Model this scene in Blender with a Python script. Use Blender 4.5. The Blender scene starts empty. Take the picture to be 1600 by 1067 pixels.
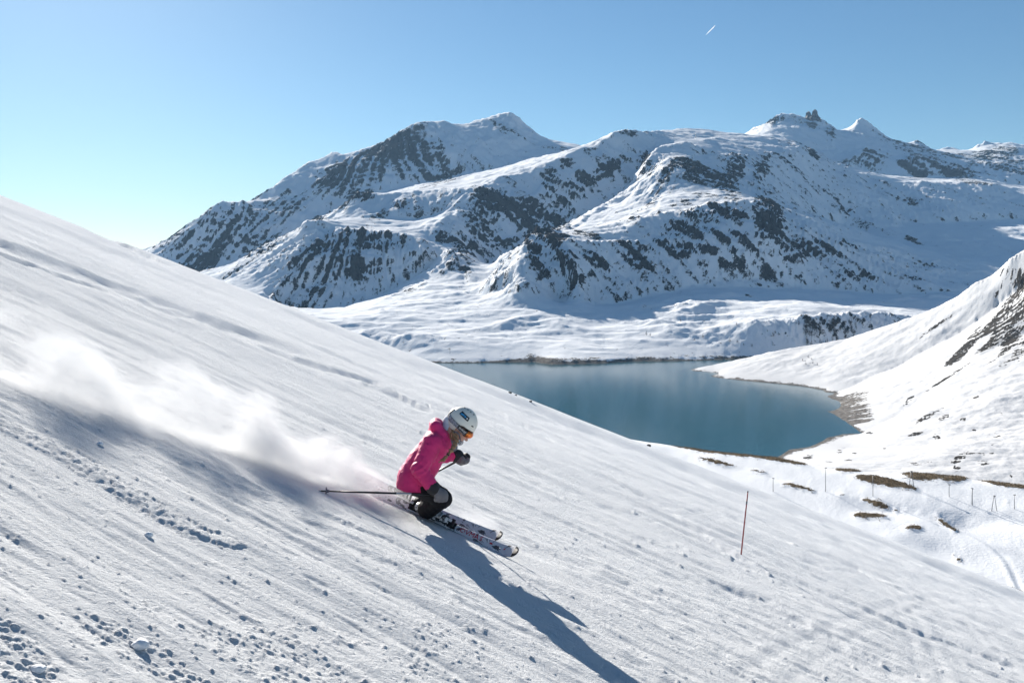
import bpy, bmesh, math, random
import numpy as np
from mathutils import Vector, Matrix, Euler

random.seed(7)
RNG = np.random.RandomState(11)
S = bpy.context.scene
COL = S.collection
R = math.radians

# ------------------------------------------------------------------ camera
F = 1555.0          # focal length in photo pixels (35 mm on a 36 mm sensor)
CX, HY = 800.0, 430.0   # photo pixel column of the axis, row of the horizon
cd = bpy.data.cameras.new("camera")
cam = bpy.data.objects.new("camera", cd)
COL.objects.link(cam)
cam.location = (0, 0, 0)
cam.rotation_euler = (R(90), 0, 0)
cd.sensor_width = 36.0
cd.lens = 36.0 * F / 1600.0
cd.shift_y = -(1067 / 2 - HY) / 1600.0
cd.clip_start = 0.1
cd.clip_end = 60000.0
S.camera = cam
S.render.resolution_x, S.render.resolution_y = 1024, 682

# ------------------------------------------------------------------ sky, sun, exposure
SUN_EL, SUN_AZ = 22.0, -25.5      # degrees; azimuth from the view axis, negative = left
w = bpy.data.worlds.new("World")
S.world = w
w.use_nodes = True
wn = w.node_tree
bg = wn.nodes["Background"]
sky = wn.nodes.new("ShaderNodeTexSky")
sky.sky_type = 'NISHITA'
sky.sun_disc = False
sky.sun_elevation = R(SUN_EL)
sky.sun_rotation = R(SUN_AZ)
sky.altitude = 1900
sky.air_density = 1.35
sky.dust_density = 0.8
sky.ozone_density = 6.5
tint = wn.nodes.new("ShaderNodeMix"); tint.data_type = 'RGBA'; tint.blend_type = 'MULTIPLY'
tint.inputs[0].default_value = 1.0; tint.inputs[7].default_value = (0.95, 1.0, 0.94, 1)      # the muted, slightly teal blue of a dry winter sky
wn.links.new(sky.outputs[0], tint.inputs[6]); wn.links.new(tint.outputs[2], bg.inputs[0])
bg.inputs[1].default_value = 0.042
sl = bpy.data.lights.new("sun", 'SUN')
so = bpy.data.objects.new("sun", sl)
COL.objects.link(so)
sl.energy = 5.0
sl.angle = R(0.53)
sl.color = (1.0, 0.94, 0.85)
SUN = Vector((math.sin(R(SUN_AZ)) * math.cos(R(SUN_EL)), math.cos(R(SUN_AZ)) * math.cos(R(SUN_EL)), math.sin(R(SUN_EL))))
so.rotation_euler = (-SUN).to_track_quat('-Z', 'Y').to_euler()
S.view_settings.view_transform = 'Standard'
S.view_settings.look = 'None'
S.view_settings.exposure = 1.2
S.view_settings.gamma = 1.0
S.view_settings.use_curve_mapping = False
S.cycles.use_denoising = True
S.cycles.volume_bounces = 2
S.cycles.max_bounces = 8
S.cycles.volume_step_rate = 1.0

# ------------------------------------------------------------------ helpers
def tag(o, label=None, cat=None, group=None, kind=None):
    if label: o['label'] = label
    if cat: o['category'] = cat
    if group: o['group'] = group
    if kind: o['kind'] = kind
    return o

def empty(name, loc=(0, 0, 0)):
    o = bpy.data.objects.new(name, None)
    o.empty_display_size = 0.1
    o.location = loc
    COL.objects.link(o)
    return o

def link(name, me, mat=None, parent=None):
    o = bpy.data.objects.new(name, me)
    COL.objects.link(o)
    if mat:
        for m in (mat if isinstance(mat, (list, tuple)) else [mat]): me.materials.append(m)
    if parent is not None: o.parent = parent
    return o

def mesh_np(name, V, Q, smooth=True, attrs=None):
    """mesh from numpy verts and quads or triangles (fast path)"""
    me = bpy.data.meshes.new(name)
    V = np.ascontiguousarray(V, dtype=np.float32)
    Q = np.ascontiguousarray(Q, dtype=np.int32)
    n = Q.shape[1]
    me.vertices.add(len(V)); me.vertices.foreach_set('co', V.ravel())
    me.loops.add(Q.size); me.loops.foreach_set('vertex_index', Q.ravel())
    me.polygons.add(len(Q))
    me.polygons.foreach_set('loop_start', np.arange(0, Q.size, n, dtype=np.int32))
    me.polygons.foreach_set('loop_total', np.full(len(Q), n, dtype=np.int32))
    if smooth: me.polygons.foreach_set('use_smooth', np.ones(len(Q), dtype=bool))
    for k, a in (attrs or {}).items():
        at = me.attributes.new(k, 'FLOAT', 'POINT')
        at.data.foreach_set('value', np.ascontiguousarray(a, dtype=np.float32).ravel())
    me.update(calc_edges=True)
    return me

def grid_quads(nv, nu):
    i = np.arange(nv * nu, dtype=np.int32).reshape(nv, nu)
    return np.stack([i[:-1, :-1], i[:-1, 1:], i[1:, 1:], i[1:, :-1]], -1).reshape(-1, 4)

_G = RNG.randint(0, 1 << 30, (256, 256)); _ANG = (_G % 4096) / 4096.0 * 2 * np.pi
_GX, _GY = np.cos(_ANG), np.sin(_ANG)
def gnoise(x, y):
    ix = np.floor(x).astype(np.int64); iy = np.floor(y).astype(np.int64)
    fx = x - ix; fy = y - iy
    ux = fx * fx * fx * (fx * (fx * 6 - 15) + 10); uy = fy * fy * fy * (fy * (fy * 6 - 15) + 10)
    a = ix & 255; b = iy & 255; a1 = (a + 1) & 255; b1 = (b + 1) & 255
    d00 = _GX[a, b] * fx + _GY[a, b] * fy
    d10 = _GX[a1, b] * (fx - 1) + _GY[a1, b] * fy
    d01 = _GX[a, b1] * fx + _GY[a, b1] * (fy - 1)
    d11 = _GX[a1, b1] * (fx - 1) + _GY[a1, b1] * (fy - 1)
    return ((d00 * (1 - ux) + d10 * ux) * (1 - uy) + (d01 * (1 - ux) + d11 * ux) * uy) * 1.5
def fbm(x, y, octv=5, gain=0.5, lac=2.03, ridged=False):
    s = np.zeros_like(x); a = 1.0; t = 0.0
    c, sn = math.cos(0.6), math.sin(0.6)
    for k in range(octv):
        n = gnoise(x + 17.3 * k, y - 9.1 * k)
        if ridged: n = 1 - 2 * np.abs(n)
        s += a * n; t += a; a *= gain
        x, y = (x * c - y * sn) * lac, (x * sn + y * c) * lac
    return s / t
def sstep(a, b, x):
    t = np.clip((x - a) / (b - a), 0, 1); return t * t * (3 - 2 * t)
def blur(a, n=1):
    for _ in range(n):
        p = np.pad(a, 1, mode='edge')
        a = (p[:-2, 1:-1] + p[2:, 1:-1] + p[1:-1, :-2] + p[1:-1, 2:] + 4 * a) / 8
    return a
def bil(a, r, c):
    """bilinear sample of a at float rows r, columns c"""
    r = np.clip(r, 0, a.shape[0] - 1.001); c = np.clip(c, 0, a.shape[1] - 1.001)
    i = r.astype(int); j = c.astype(int); fr = r - i; fc = c - j
    return (a[i, j] * (1 - fc) + a[i, j + 1] * fc) * (1 - fr) + (a[i + 1, j] * (1 - fc) + a[i + 1, j + 1] * fc) * fr

def px2w(px, py, Y):
    return Vector(((px - CX) / F * Y, Y, -(py - HY) / F * Y))

class Terrain:
    """a height field through surveyed ridge, valley and shore lines; rows of constant
    distance, columns of constant bearing, so that the mesh is finer where it is nearer"""
    def __init__(s, px, Y, lines, flat=None):
        s.px, s.Y = px, Y
        s.lY = np.log(Y); nv, nu = len(Y), len(px)
        sizes = [8, 4, 2, 1]
        z = None
        for k in sizes:
            pr = np.linspace(0, nv - 1, max(8, nv // k)); pc = np.linspace(0, nu - 1, max(8, nu // k))
            zs = np.zeros((len(pr), len(pc))); wt = np.zeros_like(zs)
            for L in lines:
                for a, b in zip(L[:-1], L[1:]):
                    A = s.conv(a); B = s.conv(b)
                    ca, cb = np.interp(A[0], px, np.arange(nu)), np.interp(B[0], px, np.arange(nu))
                    ra, rb = np.interp(math.log(A[1]), s.lY, np.arange(nv)), np.interp(math.log(B[1]), s.lY, np.arange(nv))
                    n = int(max(abs(ca - cb), abs(ra - rb)) / k * 2) + 2
                    t = np.linspace(0, 1, n)
                    yy = np.exp(math.log(A[1]) + (math.log(B[1]) - math.log(A[1])) * t)
                    # keep the line straight in perspective: interpolate the elevation angle
                    zz = (A[2] / A[1] + (B[2] / B[1] - A[2] / A[1]) * t) * yy
                    ri = np.rint((ra + (rb - ra) * t) * (len(pr) - 1) / (nv - 1)).astype(int)
                    ci = np.rint((ca + (cb - ca) * t) * (len(pc) - 1) / (nu - 1)).astype(int)
                    np.add.at(zs, (ri, ci), zz); np.add.at(wt, (ri, ci), 1)
            m = wt > 0
            zf = np.where(m, zs / np.maximum(wt, 1), 0)
            if z is None:
                z = np.full(zf.shape, zf[m].mean())
                it = 3000
            else:
                rr = np.linspace(0, z.shape[0] - 1, len(pr))[:, None] + 0 * pc[None]
                cc = np.linspace(0, z.shape[1] - 1, len(pc))[None] + 0 * pr[:, None]
                z = bil(z, rr, cc); it = {4: 700, 2: 250, 1: 60}[k]
            z[m] = zf[m]
            for _ in range(it):
                p = np.pad(z, 1, mode='edge')
                z = (p[:-2, 1:-1] + p[2:, 1:-1] + p[1:-1, :-2] + p[1:-1, 2:]) / 4
                z[m] = zf[m]
        s.mask = m
        s.z = z
        s.X = (px[None] - CX) / F * Y[:, None]
        s.YY = Y[:, None] + 0 * s.X
    def conv(s, p):
        # (px, py, Y)  or  (px, None, Y, z)
        if p[1] is None: return (p[0], p[2], p[3])
        return (p[0], p[2], -(p[1] - HY) / F * p[2])
    def grad(s, z=None):
        z = s.z if z is None else z
        gc = np.gradient(z, axis=1) / (np.gradient(s.px)[None] / F * s.YY)
        # derivative along constant bearing, then turned into x and y derivatives
        gr = np.gradient(z, axis=0) / np.gradient(s.Y)[:, None]
        gy = gr - gc * (s.px[None] - CX) / F
        return gc, gy
    def lic(s, steps=24, h=1.4, seed=3, drift=None):
        """streaks that run down the fall line"""
        gx, gy = s.grad(blur(s.z, 6))
        g = np.hypot(gx, gy) + 1e-6; dx, dy = gx / g, gy / g
        if drift is not None: dx = dx - drift
        cw = np.gradient(s.px)[None] / F * s.YY; rh = np.gradient(s.Y)[:, None]
        # unit world step to grid step
        dr = dy / rh
        dpx = (dx - dy * (s.px[None] - CX) / F) / cw
        n = np.hypot(dr, dpx) + 1e-9; dr /= n; dpx /= n
        rs = np.random.RandomState(seed); W = rs.rand(*s.z.shape)
        W = blur(W, 1)
        r0, c0 = np.meshgrid(np.arange(W.shape[0], dtype=float), np.arange(W.shape[1], dtype=float), indexing='ij')
        out = W.copy(); cnt = 1
        for sg in (1, -1):
            r, c = r0.copy(), c0.copy()
            for k in range(steps):
                ri = np.clip(r.astype(int), 0, W.shape[0] - 1); ci = np.clip(c.astype(int), 0, W.shape[1] - 1)
                r = r + sg * h * dr[ri, ci]; c = c + sg * h * dpx[ri, ci]
                ri = np.clip(r.astype(int), 0, W.shape[0] - 1); ci = np.clip(c.astype(int), 0, W.shape[1] - 1)
                out += W[ri, ci]; cnt += 1
        out = out / cnt
        out = (out - out.mean()) / out.std()
        return out
    def pyimg(s): return HY - s.z / s.YY * F
    def visible(s, tol=2.0):
        py = s.pyimg()
        return py <= np.minimum.accumulate(py, axis=0) + tol
    def hit(s, px, py):
        """surface point seen at a photo pixel"""
        c = np.interp(px, s.px, np.arange(len(s.px)))
        j = int(min(c, len(s.px) - 2)); f = c - j
        zc = s.z[:, j] * (1 - f) + s.z[:, j + 1] * f
        q = HY - zc / s.Y * F
        k = np.nonzero(q <= py)[0]
        k = k[0] if len(k) else int(np.argmin(q))
        if k > 0 and q[k - 1] > py >= q[k]:
            t = (q[k - 1] - py) / (q[k - 1] - q[k] + 1e-9)
        else: t, k = 1.0, max(k, 1)
        Yk = s.Y[k - 1] + (s.Y[k] - s.Y[k - 1]) * t; zk = zc[k - 1] + (zc[k] - zc[k - 1]) * t
        return Vector(((px - CX) / F * Yk, Yk, zk))
    def zat(s, x, y):
        c = np.interp(CX + F * x / y, s.px, np.arange(len(s.px))); r = np.interp(y, s.Y, np.arange(len(s.Y)))
        return float(bil(s.z, np.array([r]), np.array([c]))[0])
    def build(s, name, mat, attrs):
        V = np.stack([s.X, s.YY, s.z], -1).reshape(-1, 3)
        me = mesh_np(name, V, grid_quads(*s.z.shape), True, attrs)
        return tag(link(name, me, mat), kind='structure')

def paint(T, blobs, vis=None):
    """where rock or bare ground is exposed: ellipses (px, py, rx, ry, turn, weight) found on the visible slope"""
    py = T.pyimg(); px = T.px[None] + 0 * py
    out = np.zeros_like(py)
    for (bx, by, rx, ry, a, wgt) in blobs:
        ca, sa = math.cos(R(a)), math.sin(R(a))
        dx = px - bx; dy = py - by
        d = np.hypot((dx * ca + dy * sa) / rx, (-dx * sa + dy * ca) / ry)
        out += wgt * (1 - sstep(0.35, 1.25, d))
    if vis is not None: out *= vis
    return out

# ------------------------------------------------------------------ materials
class NT:
    def __init__(s, name):
        s.m = bpy.data.materials.new(name); s.m.use_nodes = True
        s.t = s.m.node_tree; s.b = s.t.nodes["Principled BSDF"]; s.out = s.t.nodes["Material Output"]
    def n(s, typ, **kw):
        n = s.t.nodes.new(typ)
        for k, v in kw.items():
            if k.startswith('i_'):
                n.inputs[k[2:].replace('_', ' ')].default_value = v
            else: setattr(n, k, v)
        return n
    def l(s, a, b): s.t.links.new(a, b)
    def noise(s, vec, scale, detail=4, rough=0.55, dist=0.0):
        n = s.n('ShaderNodeTexNoise'); n.inputs['Scale'].default_value = scale; n.inputs['Detail'].default_value = detail
        n.inputs['Roughness'].default_value = rough; n.inputs['Distortion'].default_value = dist
        if vec is not None: s.l(vec, n.inputs['Vector'])
        return n.outputs['Fac']
    def math(s, op, a, b=None, clamp=False):
        n = s.n('ShaderNodeMath', operation=op); n.use_clamp = clamp
        for k, v in enumerate((a, b)):
            if v is None: continue
            if hasattr(v, 'is_output'): s.l(v, n.inputs[k])
            else: n.inputs[k].default_value = v
        return n.outputs[0]
    def ramp(s, fac, stops, interp='LINEAR'):
        n = s.n('ShaderNodeValToRGB'); cr = n.color_ramp; cr.interpolation = interp
        while len(cr.elements) > 1: cr.elements.remove(cr.elements[-1])
        cr.elements[0].position = stops[0][0]; cr.elements[0].color = stops[0][1]
        for p, c in stops[1:]:
            e = cr.elements.new(p); e.color = c
        s.l(fac, n.inputs[0]); return n.outputs[0]
    def mix(s, fac, a, b):
        n = s.n('ShaderNodeMix', data_type='RGBA')
        for sock, v in ((n.inputs[0], fac), (n.inputs[6], a), (n.inputs[7], b)):
            if hasattr(v, 'is_output'): s.l(v, sock)
            else: sock.default_value = v
        return n.outputs[2]
    def attr(s, name):
        return s.n('ShaderNodeAttribute', attribute_name=name).outputs['Fac']
    def pos(s): return s.n('ShaderNodeNewGeometry').outputs['Position']
    def obj(s): return s.n('ShaderNodeTexCoord').outputs['Object']
    def mapv(s, vec, scale=(1, 1, 1), rot=(0, 0, 0), loc=(0, 0, 0)):
        n = s.n('ShaderNodeMapping'); n.inputs['Scale'].default_value = scale
        n.inputs['Rotation'].default_value = rot; n.inputs['Location'].default_value = loc
        s.l(vec, n.inputs['Vector']); return n.outputs[0]
    def bump(s, h, strength=0.5, dist=0.01, normal=None):
        n = s.n('ShaderNodeBump'); n.inputs['Strength'].default_value = strength; n.inputs['Distance'].default_value = dist
        s.l(h, n.inputs['Height'])
        if normal is not None: s.l(normal, n.inputs['Normal'])
        return n.outputs[0]
    def set(s, **kw):
        for k, v in kw.items():
            i = s.b.inputs[k.replace('_', ' ')]
            if hasattr(v, 'is_output'): s.l(v, i)
            else: i.default_value = v
        return s.m
def C(r, g, b): return (r, g, b, 1)
def simple(name, col, rough=0.6, var=0.12, scale=30, metal=0.0, bump=0.0, **kw):
    t = NT(name); o = t.obj()
    f = t.noise(o, scale, 5)
    c = t.mix(f, C(*[max(0, x * (1 - var)) for x in col]), C(*[min(1, x * (1 + var)) for x in col]))
    t.set(Base_Color=c, Roughness=rough, Metallic=metal, **kw)
    if bump: t.l(t.bump(t.noise(o, scale * 6, 3), 0.4, bump), t.b.inputs['Normal'])
    return t.m

SNOW_A, SNOW_B = C(0.80, 0.815, 0.835), C(0.88, 0.89, 0.90)

def terrain_mat(name, rock_cols, fine, bank_cols, bump_m, thr=(0.42, 0.58), snow=None):
    """snow with bare rock where the attribute `rock` says, broken up by noise; gravel where `bank` says"""
    t = NT(name); p = t.pos()
    n1 = t.noise(p, fine, 8, 0.7, 0.6); n2 = t.noise(p, fine * 4.3, 5, 0.65)
    k = t.math('ADD', t.math('MULTIPLY', t.math('SUBTRACT', n1, 0.5), 1.4), t.math('MULTIPLY', t.math('SUBTRACT', n2, 0.5), 1.0))
    def cut(a):
        m = t.n('ShaderNodeMapRange', interpolation_type='SMOOTHSTEP')
        m.inputs[1].default_value, m.inputs[2].default_value = thr
        t.l(t.math('ADD', a, k), m.inputs[0]); return m.outputs[0]
    rf = cut(t.attr('rock')); bf = cut(t.attr('bank'))
    rc = t.ramp(t.noise(p, fine * 2.1, 6, 0.7), [(0.3, rock_cols[0]), (0.5, rock_cols[1]), (0.72, rock_cols[2])])
    bc = t.ramp(t.noise(t.mapv(p, (1, 1, 7)), fine * 1.6, 5, 0.7), [(0.3, bank_cols[0]), (0.7, bank_cols[1])])
    sc = t.mix(t.noise(p, fine * 0.35, 4), *(snow or (SNOW_A, SNOW_B)))
    c = t.mix(bf, t.mix(rf, sc, rc), bc)
    anyr = t.math('MAXIMUM', rf, bf)
    h = t.math('ADD', t.math('MULTIPLY', n2, t.math('ADD', t.math('MULTIPLY', anyr, 1.2), 0.35)), t.math('MULTIPLY', anyr, 0.55))
    t.l(t.bump(h, 0.8, bump_m), t.b.inputs['Normal'])
    r = t.math('ADD', t.math('MULTIPLY', anyr, 0.25), 0.6)
    t.set(Base_Color=c, Roughness=r)
    t.b.inputs['Specular IOR Level'].default_value = 0.0
    return t.m

ROCK = (C(0.016, 0.017, 0.021), C(0.032, 0.033, 0.038), C(0.075, 0.073, 0.073))
BANK = (C(0.085, 0.08, 0.075), C(0.25, 0.232, 0.215))
GRASSC = (C(0.075, 0.06, 0.045), C(0.15, 0.12, 0.085), C(0.25, 0.20, 0.14))
M_MOUNT = terrain_mat("mountain_snow_rock", ROCK, 0.045, BANK, 5.0)
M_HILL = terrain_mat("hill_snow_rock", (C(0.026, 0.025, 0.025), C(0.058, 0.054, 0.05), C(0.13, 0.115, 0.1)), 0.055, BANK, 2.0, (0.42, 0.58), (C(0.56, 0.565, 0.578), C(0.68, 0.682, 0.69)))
M_FIELD = terrain_mat("field_snow_grass", GRASSC, 0.55, (C(0.1, 0.08, 0.055), C(0.17, 0.14, 0.1)), 0.25)

LAKE = -200.0
def shoreY(py): return -LAKE * F / (py - HY)

# ------------------------------------------------------------------ the far mountains
skyA = [(-300, 470, 5000), (60, 455, 5000), (180, 436, 5000), (235, 408, 5100), (247, 400, 5150), (276, 377, 5250), (306, 353, 5350), (332, 332, 5450), (347, 319, 5550), (361, 318, 5600), (389, 317, 5700),
        (417, 313, 5900), (426, 302, 6000), (437, 289, 6100), (460, 273, 6300), (481, 257, 6450), (501, 252, 6550), (527, 241, 6650), (536, 244, 6650),
        (561, 237, 6700), (585, 227, 6750), (611, 217, 6800), (630, 206, 6850), (649, 197, 6900), (673, 193, 7000), (692, 191, 7000), (703, 195, 7050),
        (733, 195, 7100), (748, 191, 7150), (780, 181, 7200), (796, 178, 7200), (806, 184, 7200), (821, 196, 7150), (839, 211, 7100), (860, 220, 7050),
        (879, 223, 7000), (894, 226, 7000), (911, 232, 6900), (940, 240, 7000), (1000, 245, 7200)]
skyB = [(757, 291, 4750), (777, 282, 4800), (806, 277, 4850), (830, 271, 4880), (845, 261, 4950), (871, 252, 5000), (896, 242, 5080), (912, 235, 5150), (926, 232, 5200),
        (942, 223, 5250), (957, 214, 5300), (972, 210, 5350), (989, 208, 5450), (1012, 210, 5600), (1037, 205, 6000), (1060, 203, 6150), (1082, 204, 6200), (1105, 205, 6250), (1131, 208, 6250), (1169, 213, 6200),
        (1200, 216, 6150), (1240, 224, 6050), (1258, 232, 5950), (1276, 250, 5900), (1300, 268, 5900), (1350, 283, 6000)]
skyC = [(1100, 225, 8300), (1150, 218, 8400), (1174, 211, 8400), (1184, 205, 8400), (1199, 197, 8400), (1208, 192, 8400), (1221, 183, 8450), (1232, 181, 8450), (1249, 183, 8500), (1259, 186, 8500),
        (1279, 185, 8500), (1289, 190, 8450), (1292, 196, 8450), (1300, 201, 8450), (1306, 206, 8450), (1315, 204, 8450), (1332, 201, 8450), (1345, 191.5, 8500), (1362, 201, 8450),
        (1388, 217, 8400), (1405, 223, 8400), (1429, 226, 8400), (1450, 236, 8450), (1472, 236, 8800), (1486, 233, 8850), (1502, 237, 8850), (1521, 235, 8900), (1540, 227, 8950),
        (1562, 226, 9000), (1581, 224, 9000), (1600, 226, 9000), (1680, 232, 9000), (1750, 224, 9000), (1900, 235, 9000), (2000, 240, 9000)]
farshore = [(560, 560), (600, 560), (641, 565), (691, 567), (747, 567), (837, 566), (864, 570), (945, 568), (990, 565), (1061, 564), (1102, 563), (1140, 562), (1250, 560), (1500, 556), (2000, 552)]
def at(dY, z): return [(p, None, shoreY(q) + dY, z) for p, q in farshore]
ML = [skyA, skyB, skyC,
      at(0, LAKE), at(-45, LAKE - 9), at(-200, LAKE - 26), at(28, LAKE + 8),
      [(-300, None, 2100, -150), (300, None, 2100, -170), (520, None, 2150, -205)],
      [(-300, None, 2900, -80), (200, None, 2900, -90), (350, 470, 3000)],
      [(p, None, 1960, LAKE - 34) for p in (560, 2000)],
      # behind the sky lines the ground falls away
      [(-300, None, 6500, 0), (300, None, 6900, 100), (600, None, 8300, 550), (800, None, 8600, 750), (1000, None, 8300, 700), (1080, None, 7600, 800)],
      [(-300, None, 11500, -100), (600, None, 11500, 100), (1100, None, 11500, 300), (1300, None, 11500, 600), (2000, None, 11500, 600)],
      # foot of the left summit
      [(200, 445, 4760), (300, 438, 4910), (360, 425, 5010), (410, 405, 5110), (450, 372, 5310), (520, 338, 5710), (580, 308, 5910), (640, 292, 6060), (700, 284, 6210), (780, 268, 6260), (850, 248, 6310), (905, 236, 6510)],
      [(536, 259, 6350), (510, 277, 6180), (484, 291, 6080), (470, 310, 5900)],       # bright spur
      [(796, 181, 7150), (775, 200, 6950), (740, 225, 6650), (720, 262, 6250)],
      [(692, 194, 6950), (700, 230, 6550), (730, 262, 6200)],
      # middle bench and its bowl
      [(555, 312, 4700), (592, 304, 4750), (640, 303, 4780), (700, 297, 4760), (757, 291, 4750)],
      [(518, 347, 4150), (560, 345, 4350), (610, 346, 4420), (650, 347, 4420), (690, 338, 4440), (705, 322, 4520)],
      [(628, 309, 4700), (600, 328, 4560), (580, 338, 4470)],
      # left front buttress
      [(200, 470, 3600), (300, 462, 3700), (353, 444, 3900), (383, 425, 3950), (430, 397, 3980), (445, 389, 3990), (460, 378, 4000), (467, 363, 4010), (473, 351, 4020), (490, 346, 4020), (509, 347, 4000), (537, 357, 3980), (565, 360, 3980), (580, 362, 3980), (612, 365, 3960), (640, 371, 3930)],
      [(490, 346, 4020), (487, 372, 3880), (470, 410, 3730), (445, 450, 3560), (415, 476, 3420)],
      [(640, 371, 3930), (652, 384, 3850), (660, 405, 3720)],
      [(420, 482, 3490), (470, 490, 3460), (520, 488, 3470), (560, 476, 3530), (600, 463, 3590), (640, 445, 3650), (668, 425, 3730), (690, 410, 3790)],
      # middle spur
      [(757, 291, 4750), (745, 300, 4620), (733, 308, 4550), (720, 323, 4430), (705, 340, 4300), (690, 347, 4200), (674, 356, 4100), (668, 376, 3950), (690, 392, 3830), (711, 400, 3740), (722, 425, 3560), (728, 450, 3350)],
      [(711, 400, 3740), (741, 412, 3740), (775, 421, 3720)],
      [(665, 440, 3400), (690, 458, 3250), (730, 460, 3230), (760, 452, 3260), (772, 430, 3500)],
      # the dark valley between middle spur and right ridge
      [(745, 430, 3920), (780, 419, 4070), (812, 404, 4180), (845, 388, 4300), (880, 368, 4440), (905, 355, 4540), (945, 328, 4680), (985, 290, 4880), (1003, 266, 5020), (1018, 240, 5270)],
      # right ridge
      [(1021, 272, 4560), (1002, 291, 4460), (984, 312, 4330), (946, 331, 4120), (920, 346, 3950), (901, 359, 3750), (884, 363, 3600), (847, 370, 3350), (834, 380, 3280), (821, 395, 3200), (815, 412, 3120), (817, 434, 3020), (812, 450, 2950)],
      [(1004, 265, 4700), (1011, 252, 4760), (1024, 237, 4880), (1047, 229, 4980), (1069, 226, 5050), (1085, 236, 4980), (1098, 246, 4900), (1130, 248, 5000), (1180, 244, 5300), (1230, 240, 5600), (1262, 242, 5820)],
      [(1004, 265, 4700), (1021, 272, 4560), (1045, 250, 4640), (1069, 249, 4680), (1098, 247, 4880)],
      [(1045, 250, 4640), (1056, 257, 4560), (1085, 275, 4400), (1120, 295, 4200), (1150, 308, 4000), (1180, 313, 3850), (1206, 329, 3780), (1244, 349, 3720), (1262, 357, 3700), (1304, 374, 3700), (1326, 382, 3720), (1380, 386, 3800), (1430, 402, 3850), (1500, 415, 3900), (1600, 430, 3900), (2000, 440, 3900)],
      [(1050, 262, 4520), (1035, 290, 4300), (1010, 322, 4020), (975, 342, 3800), (935, 355, 3680)],
      [(1120, 297, 4150), (1070, 302, 4050), (1035, 312, 3950), (1000, 335, 3800)],
      [(901, 359, 3620), (935, 358, 3600), (975, 352, 3600), (1010, 345, 3600), (1050, 335, 3620), (1075, 330, 3650), (1120, 326, 3650), (1165, 322, 3650), (1180, 330, 3600), (1190, 365, 3450)],
      [(880, 385, 3250), (900, 388, 3280), (950, 390, 3330), (1000, 386, 3380), (1060, 375, 3430), (1100, 392, 3350), (1160, 400, 3320), (1250, 405, 3400)],
      [(847, 378, 3290), (875, 388, 3200), (890, 410, 3090), (905, 440, 2980)],
      [(830, 456, 2990), (860, 470, 2990), (900, 475, 3000), (960, 478, 3030), (1030, 462, 3130), (1100, 450, 3230), (1200, 452, 3280), (1300, 458, 3330), (1400, 463, 3380), (1500, 462, 3410), (1650, 458, 3460), (2000, 460, 3460)],
      # far right valley and benches
      [(1262, 362, 4750), (1310, 356, 5150), (1350, 366, 5100), (1400, 384, 4850), (1450, 398, 4650), (1520, 405, 4550), (1600, 400, 4650), (2000, 405, 4650)],
      [(1400, 352, 5350), (1480, 352, 5450), (1540, 347, 5600), (1600, 345, 5650), (2000, 350, 5650)],
      [(1350, 283, 6000), (1412, 286, 6150), (1469, 285, 6200), (1525, 287, 6200), (1551, 292, 6150), (1577, 304, 6050), (1620, 305, 6000), (2000, 312, 6000)],
      [(1262, 236, 7550), (1300, 262, 7400), (1345, 279, 7300), (1410, 281, 7250), (1470, 281, 7250), (1530, 280, 7300), (1600, 296, 7250), (2000, 296, 7250)],
      [(1332, 250, 7500), (1345, 237, 7700), (1375, 243, 7600), (1400, 252, 7500), (1430, 248, 7500), (1460, 262, 7400), (1500, 268, 7300), (1530, 279, 7150)],
      # lit foreland above the far shore
      [(350, 482, 2750), (440, 497, 2700), (520, 512, 2620), (600, 520, 2540), (700, 528, 2470), (800, 528, 2500), (950, 522, 2560), (1100, 518, 2560), (1250, 502, 2560), (1400, 500, 2640), (1600, 490, 2700), (2000, 490, 2700)],
      [(600, 487, 2830), (700, 492, 2800), (800, 486, 2800), (900, 494, 2790), (1000, 488, 2810), (1100, 478, 2850), (1200, 474, 2880), (1300, 474, 2920), (1450, 474, 2980), (2000, 474, 3000)],
      [(640, 450, 3380), (700, 463, 3150), (760, 465, 3050), (800, 458, 3000)],
      ]
pxm = np.arange(-260, 1900.1, 2.4)
Ym = np.exp(np.linspace(math.log(1960), math.log(11500), 560))
TM = Terrain(pxm, Ym, ML)
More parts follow.
